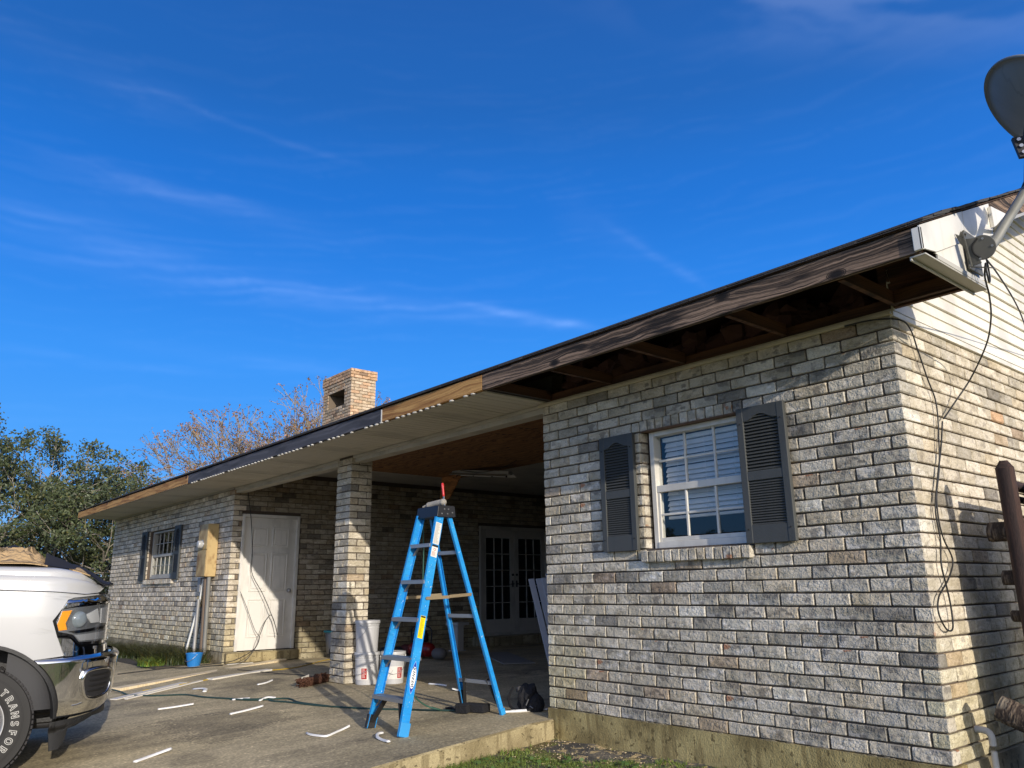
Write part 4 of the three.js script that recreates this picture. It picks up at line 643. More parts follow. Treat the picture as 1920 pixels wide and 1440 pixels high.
  label('warning_label', .790, .848, .066, canvas(96, 200, (x, w, h) => { x.fillStyle = '#dedbd2'; x.fillRect(0, 0, w, h); x.fillStyle = '#1d1c1a'; x.fillRect(0, 0, w, 34); x.strokeStyle = '#b33a2a'; x.lineWidth = 7; x.beginPath(); x.arc(w / 2, 76, 17, 0, 7); x.stroke(); lines(x, 12, w - 12, 112, 188, 8, '#a6634f'); }));
  label('warning_label', .415, .515, .052, canvas(80, 280, (x, w, h) => { x.fillStyle = '#f0d800'; x.fillRect(0, 0, w, h); x.fillStyle = '#2a2616'; x.fillRect(4, 4, w - 8, 22); lines(x, 10, w - 10, 40, h - 14, 20, '#7d7314'); }));
  label('maker_badge', .175, .315, .066, canvas(128, 480, (x, w, h) => { x.fillStyle = '#0a8ad6'; x.fillRect(0, 0, w, h); const eye = (k, col) => { x.fillStyle = col; x.beginPath(); x.moveTo(w / 2, h * (.5 - k / 2)); x.quadraticCurveTo(w * (.5 + k * .95), h / 2, w / 2, h * (.5 + k / 2)); x.quadraticCurveTo(w * (.5 - k * .95), h / 2, w / 2, h * (.5 - k / 2)); x.fill(); }; eye(1, '#e9edf2'); eye(.97, '#123f9e'); x.fillStyle = '#eef0f2'; x.beginPath(); x.ellipse(w / 2, h / 2, 52, 158, 0, 0, 7); x.fill(); x.save(); x.translate(w / 2, h / 2); x.rotate(-Math.PI / 2); x.fillStyle = '#171a22'; x.font = 'italic bold 70px sans-serif'; x.textAlign = 'center'; x.textBaseline = 'middle'; x.fillText('WERNER', 0, 3); x.restore(); }));
}
// on the ladder top: a caulk-smeared brush grip and a red-handled tool
{
  const g = thing('work_glove', 'bundled grey-white work glove lying on the black ladder top', 'glove', [-4.12, 1.80, .78]);
  const gm = M({ color: lin(.40, .37, .31), roughness: .9, bumpMap: paintBump, bumpScale: .004 });
  const blob = (pts, r) => tube(pts, r, 20, 10); mesh('palm', merge([blob([[-.10, .022, .01], [-.03, .03, 0], [.05, .034, -.005], [.10, .036, -.01]], .03), new THREE.SphereGeometry(.034, 12, 8).translate(.105, .036, -.01), new THREE.SphereGeometry(.032, 12, 8).translate(-.10, .022, .01)]), gm, g);
  mesh('fingers', merge([[.0, .02], [.02, .0], [-.02, -.01]].map(([y, z]) => blob([[-.10, .022 + y * .4, z], [-.14, .018 + y * .3, z * 1.4], [-.165, .008, z * 1.8]], .011))), gm, g);
  const t = thing('putty_knife', 'red-handled tool standing upright in the ladder top', 'hand tool', [-3.985, 1.79, .775]);
  const hg = lathe([[0, .0], [.011, .002], [.013, .03], [.011, .07], [.014, .10], [.012, .128], [0, .134]], 14); hg.translate(0, .10, 0); const b = new RoundedBoxGeometry(.018, .115, .004, 1, .001); b.translate(0, .045, 0);
  const h = mesh('handle', hg, M({ color: lin(.52, .03, .03), roughness: .35 }), t), bl = mesh('blade', b, steelMat, t); t.rotation.z = .17;
}
cable([[-4.30, 1.80, .78], [-4.36, 1.70, .76], [-4.41, 1.40, .72], [-4.45, 1.0, .70], [-4.44, .5, .72], [-4.47, .12, .78], [-4.50, -.02, .62], [-4.48, -.075, .46], [-4.7, -.08, .40]], .007, 'green air hose hanging down behind the left side of the ladder', M({ color: lin(.03, .10, .07), roughness: .5 }), 'hose', 'hose');

// ------------------------------------------------------------------ white pails by the pillar
const pailW = M({ color: lin(.50, .51, .53), map: grimeMap, roughness: .45 });
function makeBucket(lid) {
  const b = new THREE.Group(); scene.add(b);
  mesh('bucket_body', lathe([[0, .003], [.124, .003], [.13, 0], [.133, .008], [.146, .285], [.150, .287], [.150, .294], [.1465, .296], [.147, .318], [.152, .320], [.152, .327], [.148, .329], [.149, .352], [.154, .354], [.155, .366], [.150, .368], [.147, .36], [.130, .02], [0, .012]], 40), pailW, b);
  if (lid) mesh('bucket_lid', lathe([[0, .372], [.128, .372], [.132, .382], [.150, .383], [.159, .378], [.161, .345], [.156, .344], [.155, .369]], 40), pailW, b);
  mesh('wire_handle', tube([[-.156, .325, 0], [-.158, .25, .03], [-.10, .16, .125], [0, .12, .160], [.10, .16, .125], [.158, .25, .03], [.156, .325, 0]], .003, 40, 6), steelMat, b);
  for (const s of [-1, 1]) mesh('handle_ear', new THREE.CylinderGeometry(.018, .018, .012, 12).rotateZ(Math.PI / 2).translate(s * .155, .325, 0), pailW, b);
  return b;
}
{
  const place = (lid, label, p, turn, lab) => { const b = makeBucket(lid); b.name = numbered('plastic_pail'); tag(b, label, 'pail', null); b.position.set(...p); b.rotation.y = turn; if (lab) { const g = new THREE.CylinderGeometry(.1445, .139, .15, 24, 1, true, -.55, 1.5); g.translate(0, .135, 0); const c = document.createElement('canvas'); c.width = 256; c.height = 192; const x = c.getContext('2d'); x.fillStyle = '#d9d5cc'; x.fillRect(0, 0, 256, 192); x.fillStyle = '#a31d1a'; x.fillRect(150, 18, 82, 160); x.fillStyle = '#e8e2da'; for (let i = 0; i < 8; i++) x.fillRect(160, 34 + i * 17, 40 + (i * 29) % 24, 5); x.strokeStyle = '#5b5a58'; x.lineWidth = 3; x.beginPath(); x.moveTo(30, 150); x.lineTo(86, 50); x.stroke(); const t = new THREE.CanvasTexture(c); t.colorSpace = THREE.SRGBColorSpace; mesh('paper_label', g, M({ map: t, roughness: .7 }), b); } return b; };
  place(true, 'lower white plastic pail with a red label, carrying another pail', [-7.02, -.088, -.20], .25, true);
  place(true, 'upper white plastic pail stacked on another by the brick pillar', [-7.025, .292, -.195], -.5);
  place(true, 'white plastic pail behind the stacked pair, hidden by the ladder', [-6.86, -.088, -.48], 1.1, true);
}

// ------------------------------------------------------------------ boards, trim scraps and cords on the slab
const onSlab = (x, z, d = 0) => [x, gy(z) + d, z];
{
  const bd = (name, a, b, w, t, mat, label, dy = 0) => tag(mesh(name, beam([a[0], gy(a[1]) + t / 2 + .002 + dy, a[1]], [b[0], gy(b[1]) + t / 2 + .002 + dy, b[1]], w, t, [b[1] - a[1], 0, a[0] - b[0]]), mat), label, 'board');
  bd('lumber', [-9.62, 2.02], [-11.05, -.92], .17, .038, lumberMat, 'long pale timber board lying along the edge of the walk');
  bd('vinyl_strip', [-8.78, 2.26], [-9.42, 1.22], .11, .012, whiteMat, 'wide white trim strip lying beside the long timber board');
  bd('vinyl_strip', [-8.62, 2.16], [-9.32, 1.02], .05, .014, whiteMat, 'narrow white trim strip beside the wide strip near the truck nose', .004);
  bd('vinyl_strip', [-9.36, .90], [-9.64, -.08], .13, .022, whiteMat, 'short white trim board lying in front of the white door');
  bd('vinyl_strip', [-11.05, .02], [-11.08, -.42], .03, .012, whiteMat, 'thin white strip at the foot of the door threshold');
}
const scrapM = M({ color: lin(.80, .79, .75), roughness: .5 });
const scrap = (pts, w, label) => { // a curled ribbon of vinyl trim
  const p = pts.map(([x, z, h = 0]) => [x, gy(z) + .006 + h, z]), c = new THREE.CatmullRomCurve3(p.map(q => V(...q))), n = 16, pos = [], idx = [];
  for (let i = 0; i <= n; i++) { const q = c.getPoint(i / n), t = c.getTangent(i / n), s = V(-t.z, 0, t.x).normalize(); for (const [k, y] of [[-.5, .0], [-.5, .010], [.0, .016], [.5, .010], [.5, .0]]) pos.push(q.x + s.x * w * k, q.y + y, q.z + s.z * w * k); }
  for (let i = 0; i < n; i++) for (let k = 0; k < 4; k++) { const a = i * 5 + k; idx.push(a, a + 5, a + 1, a + 1, a + 5, a + 6); }
  idx.push(0, 1, 2, 0, 2, 3, 0, 3, 4); const e = n * 5; idx.push(e, e + 2, e + 1, e, e + 3, e + 2, e, e + 4, e + 3);
  const g = new THREE.BufferGeometry(); g.setAttribute('position', new THREE.Float32BufferAttribute(pos, 3)); g.setIndex(idx); g.computeVertexNormals(); boxUV(g); return tag(mesh('trim_scrap', g, scrapM), label, 'scrap', null);
};
scrap([[-7.42, 2.15], [-7.39, 1.98], [-7.325, 1.80, .01]], .028, 'curved white trim scrap on the drive nearest the truck bumper');
scrap([[-6.33, 1.77], [-6.38, 1.58], [-6.42, 1.39, .01]], .030, 'curved white trim scrap in the middle of the dark damp patch');
scrap([[-4.93, 3.06], [-5.03, 2.91], [-5.09, 2.74, .015]], .036, 'long curved white trim scrap at the lower edge beside the truck shadow');
scrap([[-8.62, 1.36], [-8.48, 1.31, .01], [-8.38, 1.30, .012], [-8.24, 1.36]], .045, 'small bent white trim scrap short of the hose');
scrap([[-8.13, .73], [-8.18, .60], [-8.26, .48, .01]], .026, 'short white trim scrap left of the brown mat');
scrap([[-4.70, 1.72], [-4.60, 1.73], [-4.50, 1.71], [-4.42, 1.68], [-4.46, 1.60], [-4.50, 1.54], [-4.555, 1.45], [-4.58, 1.37, .012]], .016, 'zigzag sliver of white trim left of the ladder foot');
scrap([[-4.08, 1.33, .006], [-4.06, 1.385, .012], [-3.98, 1.44, .006], [-3.86, 1.46], [-3.74, 1.475, .006]], .026, 'hooked white trim scrap between the ladder feet');
scrap([[-7.24, 1.40], [-7.18, 1.30], [-7.13, 1.24]], .03, 'white trim crumb lying under the green hose');
scrap([[-6.86, 1.24], [-6.92, 1.12, .012], [-6.86, 1.05]], .026, 'bent white trim crumb lying over the green hose');
scrap([[-5.62, -.50, .02], [-5.60, -.54, .008], [-5.5, -.55], [-5.38, -.52]], .03, 'hooked white scrap just inside the carport shadow');
scrap([[-6.38, -.70], [-6.2, -.74], [-6.06, -.74]], .022, 'thin white scrap on the shaded floor behind the ladder');
tag(mesh('pole_section', merge([rod(onSlab(-3.93, .125, .014), onSlab(-3.875, .02, .014), .011), rod(onSlab(-3.90, .06, .014), onSlab(-3.82, -.14, .014), .014), rod(onSlab(-3.82, -.14, .014), onSlab(-3.76, -.30, .014), .011)]), M({ color: lin(.70, .70, .68), roughness: .4 })), 'white plastic pole lying beside the rear ladder foot', 'pole');
tag(mesh('paint_scraper', merge([RB(-3.80, -3.64, -.082, -.052, -.47, -.37, .006)]), M({ color: lin(.06, .06, .06), roughness: .7 })), 'dark block at the end of the white pole in the shade', 'block');
const greenM = M({ color: lin(.022, .055, .045), roughness: .55 });
const flat = (pts, h = .009) => pts.map(([x, z, d = 0]) => onSlab(x, z, h + d));
cable(flat([[-9.6, 2.10, .03], [-9.25, 2.06, .02], [-9.02, 2.03], [-8.56, 1.85], [-8.25, 1.60], [-7.8, 1.52], [-7.29, 1.35], [-7.0, 1.20], [-6.98, 1.10], [-6.75, 1.16], [-6.46, 1.09], [-5.9, .99], [-5.33, .81], [-4.9, .62], [-4.55, .45], [-4.3, .33]]), .010, 'green garden hose snaking across the drive to the ladder', greenM, 'hose', 'hose');
cable(flat([[-7.3, 1.40], [-6.95, 1.26], [-6.7, 1.00], [-6.3, 1.03], [-5.7, .95]], .012), .009, 'second loop of dark green hose beside the bent scrap', greenM, 'hose', 'hose');
cable(flat([[-9.22, 1.80], [-9.3, 1.30], [-9.40, .90], [-9.55, .3], [-9.61, -.06], [-9.68, -.43], [-10.1, -.95], [-10.5, -1.35], [-10.9, -1.9]], .006), .006, 'yellow extension cord between the boards and the door', M({ color: lin(.55, .36, .02), roughness: .5 }), 'cord', 'cord');
cable(flat([[-10.1, .22], [-9.6, .12], [-9.0, .02], [-8.6, -.1], [-8.2, -.12], [-7.9, -.12]], .006), .005, 'thin black cord on the drive between door and pillar');
cable(flat([[-11.6, 1.5], [-11.55, 1.0], [-11.5, .75], [-11.35, .68], [-11.15, .55], [-11.05, .40], [-11.0, .2], [-11.02, .1]], .008), .008, 'black cord curling on the walk beside the blue pail');
cable(flat([[-10.35, -1.0], [-10.2, -1.2], [-10.35, -1.6], [-10.75, -2.2]], .006), .006, 'dark cord in the pillar shadow by the door');
// brown coir mat rolled up by the pillar
{
  const f = rngOf(131), l = []; for (let i = 0; i < 520; i++) { const a = f() * 6.28, t = f(), q = f(); const x = mix(-7.36, -7.66, t) + (f() - .5) * .10, z = mix(.50, .0, t) + (f() - .5) * .14, y = gy(z) + .012 + .085 * (1 - Math.pow(Math.abs(f() * 2 - 1), 1.6)) * (.6 + .4 * Math.sin(t * 9 + 1)); const g = new THREE.TorusGeometry(.012 + f() * .014, .0045 + f() * .004, 4, 7, 3 + f() * 3); g.rotateX(a); g.rotateY(q * 6.28); g.translate(x, y, z); l.push(g); }
  const core = tube([[-7.38, gy(.47) + .04, .47], [-7.45, gy(.3) + .05, .33], [-7.55, gy(.1) + .045, .16], [-7.64, -.05, .0]], .045, 24, 10); l.push(core);
  tag(mesh('coir_mat', merge(l), M({ color: lin(.085, .035, .018), roughness: 1 })), 'crumpled brown coir mat against the foot of the brick pillar', 'mat');
  tag(mesh('paper_scrap', merge([beam([-7.46, gy(.55) + .055, .50], [-7.62, gy(.2) + .065, .28], .09, .004, [.3, .5, .4])]), whiteMat), 'white sheet of scrap lying on the brown mat', 'scrap');
}
// black tool belt by the corner, and a black sleeve under the ladder
{
  const clothM = M({ color: lin(.010, .010, .012), roughness: .9, bumpMap: paintBump, bumpScale: .006 });
  const lump = (sx, sy, sz, seed, det = 3) => { const g = new THREE.IcosahedronGeometry(1, det), p = g.attributes.position; for (let k = 0; k < p.count; k++) { const x = p.getX(k), y = p.getY(k), z = p.getZ(k), n = fbm(.5 + x * .11, .5 + y * .11 + z * .07, 22, 22, 3, seed), s = .72 + .55 * n; p.setXYZ(k, x * s * sx, Math.max(-.55, y * s) * sy, z * s * sz); } g.computeVertexNormals(); return boxUV(g); };
  const bag = thing('tool_bag', 'slumped black tool bag on the slab against the near brick corner', 'bag', [-3.93, -.085, -.20], .3);
  mesh('bag_body', lump(.105, .155, .115, 3).translate(-.01, .085, 0), clothM, bag); mesh('pouch', lump(.075, .10, .08, 9).translate(.10, .05, .05), clothM, bag); mesh('flap', lump(.07, .045, .07, 15).translate(-.075, .175, .0), M({ color: lin(.07, .065, .06), roughness: .7 }), bag);
  mesh('strap', tube([[-.16, .20, .04], [-.19, .10, .08], [-.13, .02, .12], [.02, .01, .14], [.12, .03, .13]], .012, 40, 6), clothM, bag); mesh('buckle', merge([rod([.035, .055, .125], [.065, .11, .13], .005), rod([.08, .05, .13], [.12, .035, .14], .004)]), steelMat, bag);
  const sl = thing('tool_pouch', 'flat black pouch lying under the rear of the ladder', 'pouch', [-4.18, -.086, .26], .35);
  mesh('pouch_body', merge([RB(-.13, .12, .0, .075, -.07, .06, .012), beam([-.15, .04, .10], [-.02, .04, .10], .08, .06, [0, 1, .2])]), clothM, sl); mesh('strap', tube([[-.14, .02, .05], [-.24, .012, .02], [-.31, .01, -.06], [-.38, .008, -.05]], .011, 20, 6), clothM, sl);
}
// things in the gloom at the back
{
  const f = M({ color: lin(.55, .54, .53), roughness: .6 });
  const bx = thing('storage_bin', 'grey wheeled bin with a teal lid half hidden by the pillar', 'bin', [-11.0, -.088, -1.86]); mesh('bin_body', lathe([[0, .06], [.15, .06], [.19, .42], [0, .42]], 4).rotateY(.785), M({ color: lin(.25, .26, .27), roughness: .6 }), bx); mesh('bin_lid', RB(-.16, .16, .421, .46, -.16, .16, .02), M({ color: lin(.03, .28, .33), roughness: .5 }), bx); for (const z of [-.1, .12]) mesh('wheel', new THREE.CylinderGeometry(.09, .09, .04, 20).rotateX(Math.PI / 2).translate(.13, .09, z), rubberMat, bx);
  const gc = thing('air_compressor', 'red portable compressor in the gloom behind the ladder', 'compressor', [-9.62, -.088, -2.75], .3); const rm = M({ color: lin(.22, .012, .012), roughness: .35 });
  mesh('tank', new THREE.CapsuleGeometry(.12, .30, 6, 20).rotateZ(Math.PI / 2).translate(0, .15, 0), rm, gc); mesh('motor', merge([RB(-.16, .10, .27, .42, -.08, .08, .03), rod([.06, .30, 0], [.06, .46, 0], .05)]), blackMat, gc); mesh('handle', tube([[-.2, .24, 0], [-.22, .48, 0], [0, .54, 0], [.2, .48, 0], [.2, .24, 0]], .012), blackMat, gc);
  const wb = thing('plant_stand', 'pale square pedestal standing before the glazed doors', 'pedestal', [-10.55, -.088, -4.18], .2); mesh('top', RB(-.16, .16, .47, .52, -.16, .16, .008), f, wb); mesh('post', RB(-.085, .085, .02, .469, -.085, .085, .008), f, wb); mesh('base', RB(-.12, .12, 0, .0195, -.12, .12, .006), f, wb);
  for (const [x, z, l, c] of [[-10.0, -2.4, .5, [.03, .03, .035]], [-10.25, -2.9, .4, [.10, .02, .02]], [-9.1, -2.75, .18, [.13, .12, .11]]]) tag(mesh('floor_clutter', new THREE.CapsuleGeometry(.09, l * .5, 5, 14).rotateZ(Math.PI / 2).rotateY(z).translate(x, .02, z), M({ color: lin(...c), roughness: .7 })), c[0] < .05 ? 'dark tool case on the floor left of the red compressor' : c[0] > .12 ? 'small grey bundle on the floor right of the red compressor' : 'dull red can on the floor behind the compressor', 'container');
  tag(mesh('floor_board', beam([-7.6, -.076, -3.2], [-9.6, -.076, -4.3], .5, .014, [.5, 0, -.8]), M({ color: lin(.30, .28, .25), roughness: .8 })), 'flat pale sheet lying on the carport floor by the glazed doors', 'sheet');
  // shelving boards leaning at the near block
  const lb = [[-5.47, 1.15, -1.60, .07], [-5.40, 1.15, -1.66, .07], [-5.35, 1.16, -1.72, .09], [-5.24, 1.22, -1.80, .26]];
  lb.forEach(([x, y, z, w], i) => tag(mesh('leaning_board', beam([x + .62, -.08, z + .18], [x, y, z], w, .018, [.4, .2, -1]), M({ color: lin(.50, .50, .52), roughness: .55 })), ['leftmost narrow white board leaning at the carport corner', 'second narrow white board leaning at the carport corner', 'third white board leaning at the carport corner', 'wide white board behind the narrow leaning ones'][i], 'board'));
  const fx = thing('light_fixture', 'white strip light hanging askew from the carport ceiling', 'light fixture', [-8.55, 3.03, -3.25], 0); const fm = M({ color: lin(.48, .48, .46), roughness: .5 });
  part('housing', beam([-9.25, 3.075, -3.15], [-8.05, 2.93, -3.45], .12, .06, [.3, 0, 1]), fm, fx); part('reflector_wing', merge([beam([-9.25, 3.035, -3.07], [-8.05, 2.89, -3.37], .10, .006, [.2, -.6, 1]), beam([-9.25, 3.035, -3.25], [-8.05, 2.89, -3.55], .10, .006, [.2, .6, 1])]), fm, fx);
  for (const t of [.1, .35, .68, .93]) part('lamp_clip', rod([mix(-9.25, -8.05, t), mix(3.045, 2.90, t), mix(-3.15, -3.45, t)], [mix(-9.25, -8.05, t), mix(3.0, 2.855, t), mix(-3.15, -3.45, t)], .014), blackMat, fx);
}
cable([[-9.0, 3.06, -3.1], [-8.6, 2.99, -3.2], [-8.2, 3.0, -3.3], [-7.6, 3.06, -3.2]], .006, 'dark wire drooping by the hanging strip light');

// ------------------------------------------------------------------ firewood rack by the gable wall
{
  const rust = M({ map: rep(tex(512, (u, v) => { const a = fbm(u, v, 7, 5, 5, 951), b = fbm(u, v, 60, 60, 3, 953); const c = mix3([.255, .175, .145], [.18, .125, .11], sst(.35, .7, a)), g = .75 + .5 * b; return [c[0] * g, c[1] * g, c[2] * g]; }), .6), roughness: .85, bumpMap: paintBump, bumpScale: .002 });
  const rk = thing('firewood_rack', 'rusty steel pipe rack for firewood beside the gable wall', 'firewood rack', [.36, -.25, -.5]);
  part('post', merge([rod([.345, -.3, -.555], [.392, 1.72, -.39], .052, .052, 20), rod([.392, 1.72, -.39], [.393, 1.765, -.386], .052, .022, 20)]), rust, rk);
  part('post', rod([.06, -.3, -1.95], [.09, 1.75, -1.95], .045, .045, 16), rust, rk); part('post', rod([.42, -.3, -1.95], [.42, 1.75, -1.95], .045, .045, 16), rust, rk);
  part('rail', rod([.36, 1.63, -.55], [.36, 1.58, -2.0], .032, .032, 14), rust, rk); part('rail', rod([.36, 1.545, -.52], [.36, 1.50, -2.0], .022, .022, 12), rust, rk); part('rail', rod([.13, -.16, -.45], [.13, -.16, -2.1], .03), rust, rk); part('rail', rod([.36, -.16, -.45], [.36, -.16, -2.1], .03), rust, rk);
  const bark = M({ map: rep(tex(512, (u, v) => { const a = Math.abs(fbm(u, v, 24, 7, 4, 961) - .5) * 2, b = fbm(u, v, 60, 30, 3, 963), li = fbm(u, v, 6, 6, 4, 967); let c = mix3([.20, .16, .13], [.46, .40, .33], sst(.05, .45, a) * .8 + b * .2); return mix3(c, [.52, .49, .43], sst(.62, .72, li) * .6); }), .5), roughness: 1, bumpMap: rep(tex(512, (u, v) => Math.abs(fbm(u, v, 24, 7, 4, 961) - .5) * 2, false), .5), bumpScale: .012 });
  const endM = M({ map: rep(tex(256, (u, v) => { const b = fbm(u, v, 9, 9, 4, 971); return mix3([.42, .35, .26], [.24, .19, .14], b); }), .2), roughness: 1 });
  const f = rngOf(141);
  const log = (x, y, z, L, r, label, group, tilt = 0) => { const o = thing('firewood_log', label, 'log', [x, y, z], 0, group); o.rotation.set(0, (f() - .5) * .12, tilt); const g = new THREE.CylinderGeometry(r, r * (.86 + .2 * f()), L, 14, 5), p = g.attributes.position, ph = f() * 6; for (let k = 0; k < p.count; k++) { const a = Math.atan2(p.getZ(k), p.getX(k)), s = 1 + .10 * Math.sin(a * 3 + ph) + .06 * Math.sin(a * 5 + p.getY(k) * 7); p.setX(k, p.getX(k) * s); p.setZ(k, p.getZ(k) * s); } g.rotateZ(Math.PI / 2); g.computeVertexNormals(); mesh('bark', boxUV(g), bark, o); const e = new THREE.CircleGeometry(r * .84, 16); e.rotateY(-Math.PI / 2); e.translate(-L / 2 - .003, 0, 0); mesh('cut_end', boxUV(e), endM, o); return o; };
  log(.50, 1.333, -.509, .58, .062, 'bark-covered log poking out left of the rusty post, highest of three');
  log(.52, 1.052, -.50, .54, .046, 'log end left of the rusty post, middle of three');
  log(.53, .828, -.51, .54, .034, 'thin log end left of the rusty post, lowest of three');
  log(.53, .19, -.24, .70, .070, 'split dark log sticking out low beside the white pipe', null, -.38);
  const G = 'shaded firewood stacked along the gable wall';
  for (let k = 0; k < 20; k++) for (let j = 0; j < 7; j++) { const y = -.06 + k * .086 + f() * .015, z = -.475 - j * .105 - (k % 2) * .05 + (f() - .5) * .02 + (k > 17 ? -.05 : 0); if (k > 18 && f() < .5) continue; log(.74 + (f() - .5) * .05, y, z, .60, .052 + f() * .010, 'dark shaded log in the firewood rack by the gable wall', G); }
}
{
  const pv = thing('drain_pipe', 'white plastic drain pipe with an elbow at the foot of the gable wall', 'pipe', [.08, -.2, -.12]);
  const m = M({ color: lin(.55, .54, .51), roughness: .45 }); part('elbow', tube([[.004, .168, -.36], [.04, .168, -.36], [.072, .160, -.36], [.088, .135, -.36], [.09, .10, -.36], [.09, .085, -.36]], .020, 24, 14), m, pv); part('stub', rod([.09, .055, -.358], [.09, -.3, -.35], .018, .018, 14), m, pv);
}
// ------------------------------------------------------------------ pickup truck
{
  const th = 12 * Math.PI / 180;
  const truck = thing('pickup_truck', 'white pickup truck with chrome bumper, nose in from the left', 'truck', [-5.229, -.3207, 4.1814], Math.PI / 2 - th);
  const paint = P({ color: lin(.455, .455, .45), roughness: .32, clearcoat: 1, clearcoatRoughness: .04 });
  const chrome = M({ color: lin(.72, .73, .74), metalness: 1, roughness: .045 }), gloss = P({ color: lin(.006, .006, .007), roughness: .12, clearcoat: 1 }), plast = M({ color: lin(.011, .011, .011), roughness: .55, bumpMap: paintBump, bumpScale: .001 });
  const W0 = .03, HALF = 1.0;
  function curve(uc, a, off = 0) {      // plan outline: right side, round the nose, left side; parameter s = metres along it
    const n = 2.6, pts = []; const N = 260;
    for (let i = 0; i <= N; i++) { const t = Math.pow(i / N, 1.6), ph = t * Math.PI / 2; pts.push([uc + a * Math.pow(Math.sin(ph), 2 / n), W0 - HALF * (1 - Math.pow(Math.cos(ph), 2 / n))]); }
    const L = [0]; for (let i = 1; i <= N; i++) L.push(L[i - 1] + Math.hypot(pts[i][0] - pts[i - 1][0], pts[i][1] - pts[i - 1][1])); const S = L[N];
    const base = (s) => { if (s <= 0) return [uc + s, W0, 0, 1]; let lo = 0, hi = N; while (hi - lo > 1) { const m = (lo + hi) >> 1; if (L[m] <= s) lo = m; else hi = m; } const q = Math.min(1, (s - L[lo]) / (L[hi] - L[lo] || 1)), A = pts[lo], Bq = pts[hi]; let tu = Bq[0] - A[0], tw = Bq[1] - A[1]; const m = Math.hypot(tu, tw) || 1; return [mix(A[0], Bq[0], q), mix(A[1], Bq[1], q), -tw / m, tu / m]; };
    const sm = (s) => { const e = .03, a0 = base(s - e), b0 = base(s + e); let tu = b0[0] - a0[0], tw = b0[1] - a0[1]; const m = Math.hypot(tu, tw) || 1, c = base(s); return [c[0], c[1], -tw / m, tu / m]; };
    const at = (s, o = 0) => { const mir = s > S; const q = sm(Math.min(mir ? 2 * S - s : s, S - 1e-4)); let u = q[0] + q[2] * o, w = q[1] + q[3] * o; if (mir) w = -2 * (HALF - W0) - w; return [u, w]; };
    return { at, S };
  }
  const body = curve(.3, .6), bum = curve(.35, .66);
  const geoOf = (pos, idx) => { const g = new THREE.BufferGeometry(); g.setAttribute('position', new THREE.Float32BufferAttribute(pos, 3)); g.setIndex(idx); g.computeVertexNormals(); const q = g; boxUV(q); return q; };
  // a panel: an outline in (s, v) wrapped on the plan outline, given a thickness
  function patch(out, cv, off, thick, div = 5, offV = () => 0) {
    const den = []; for (let i = 0; i < out.length; i++) { const a = out[i], b = out[(i + 1) % out.length], n = Math.max(1, Math.ceil(Math.hypot(b[0] - a[0], b[1] - a[1]) / .035)); for (let k = 0; k < n; k++) den.push([mix(a[0], b[0], k / n), mix(a[1], b[1], k / n)]); }
    const sh = new THREE.Shape(den.map(p => new THREE.Vector2(...p))); let g = new THREE.ShapeGeometry(sh); const pp = g.attributes.position, ix = g.index.array; let tris = []; for (let i = 0; i < ix.length; i += 3) tris.push([0, 1, 2].map(k => [pp.getX(ix[i + k]), pp.getY(ix[i + k])]));
    for (let d = 0; d < div; d++) { const nx = []; let any = false; for (const t of tris) { const e = [0, 1, 2].map(k => Math.hypot(t[k][0] - t[(k + 1) % 3][0], t[k][1] - t[(k + 1) % 3][1])); const m = e.indexOf(Math.max(...e)); if (e[m] < .06) { nx.push(t); continue; } any = true; const A = t[m], Bq = t[(m + 1) % 3], C = t[(m + 2) % 3], Mq = [(A[0] + Bq[0]) / 2, (A[1] + Bq[1]) / 2]; nx.push([A, Mq, C], [Mq, Bq, C]); } tris = nx; if (!any) break; }
    const pos = [], nor = []; const P3 = (p, o) => { const [u, w] = cv.at(p[0], o + offV(p[1], p[0])); return [u, p[1], w]; };
    const nrm = (p) => { const e = .012, a = P3([p[0] - e, p[1]], off), b = P3([p[0] + e, p[1]], off), c = P3([p[0], p[1] - e], off), d = P3([p[0], p[1] + e], off); const A = V(b[0] - a[0], b[1] - a[1], b[2] - a[2]), C = V(d[0] - c[0], d[1] - c[1], d[2] - c[2]); const n = A.cross(C).normalize(); const [u0, w0] = cv.at(p[0], 0), [u1, w1] = cv.at(p[0], .05); if (n.x * (u1 - u0) + n.z * (w1 - w0) < 0) n.negate(); return [n.x, n.y, n.z]; };
    for (const t of tris) for (const p of t) { pos.push(...P3(p, off)); nor.push(...nrm(p)); }
    for (let i = 0; i < den.length; i++) { const a = den[i], b = den[(i + 1) % den.length], A = P3(a, off), Bq = P3(b, off), C = P3(b, off - thick), D = P3(a, off - thick); const n = V(...Bq).sub(V(...A)).cross(V(...D).sub(V(...A))).normalize(); for (const q of [A, Bq, C, A, C, D]) { pos.push(...q); nor.push(n.x, n.y, n.z); } }
    g = new THREE.BufferGeometry(); g.setAttribute('position', new THREE.Float32BufferAttribute(pos, 3)); g.setAttribute('normal', new THREE.Float32BufferAttribute(nor, 3)); return boxUV(g);
  }
  const ARC = .585, archPts = (uc, a0, a1, n) => Array.from({ length: n + 1 }, (_, i) => { const a = mix(a0, a1, i / n); return [ARC * Math.cos(a) - uc, .42 + ARC * Math.sin(a)]; });
  // fender
  mesh('fender', patch([[-1.55, 1.398], [-.207, 1.392], [.152, 1.376], [.413, 1.354], [.60, 1.362], [.60, 1.353], [.318, 1.333], [.268, 1.317], [.228, 1.245], [.172, 1.158], [.215, 1.045], [.222, 1.029], [.287, .889], [.08, .872], ...archPts(.3, .87, 2.85, 16), [-1.2, .50], [-1.55, .50]], body, 0, .03, 6, (v) => -.018 * Math.pow((v - 1.15) / .3, 2) * (v > 1.15 ? .6 : .5)), paint, truck);
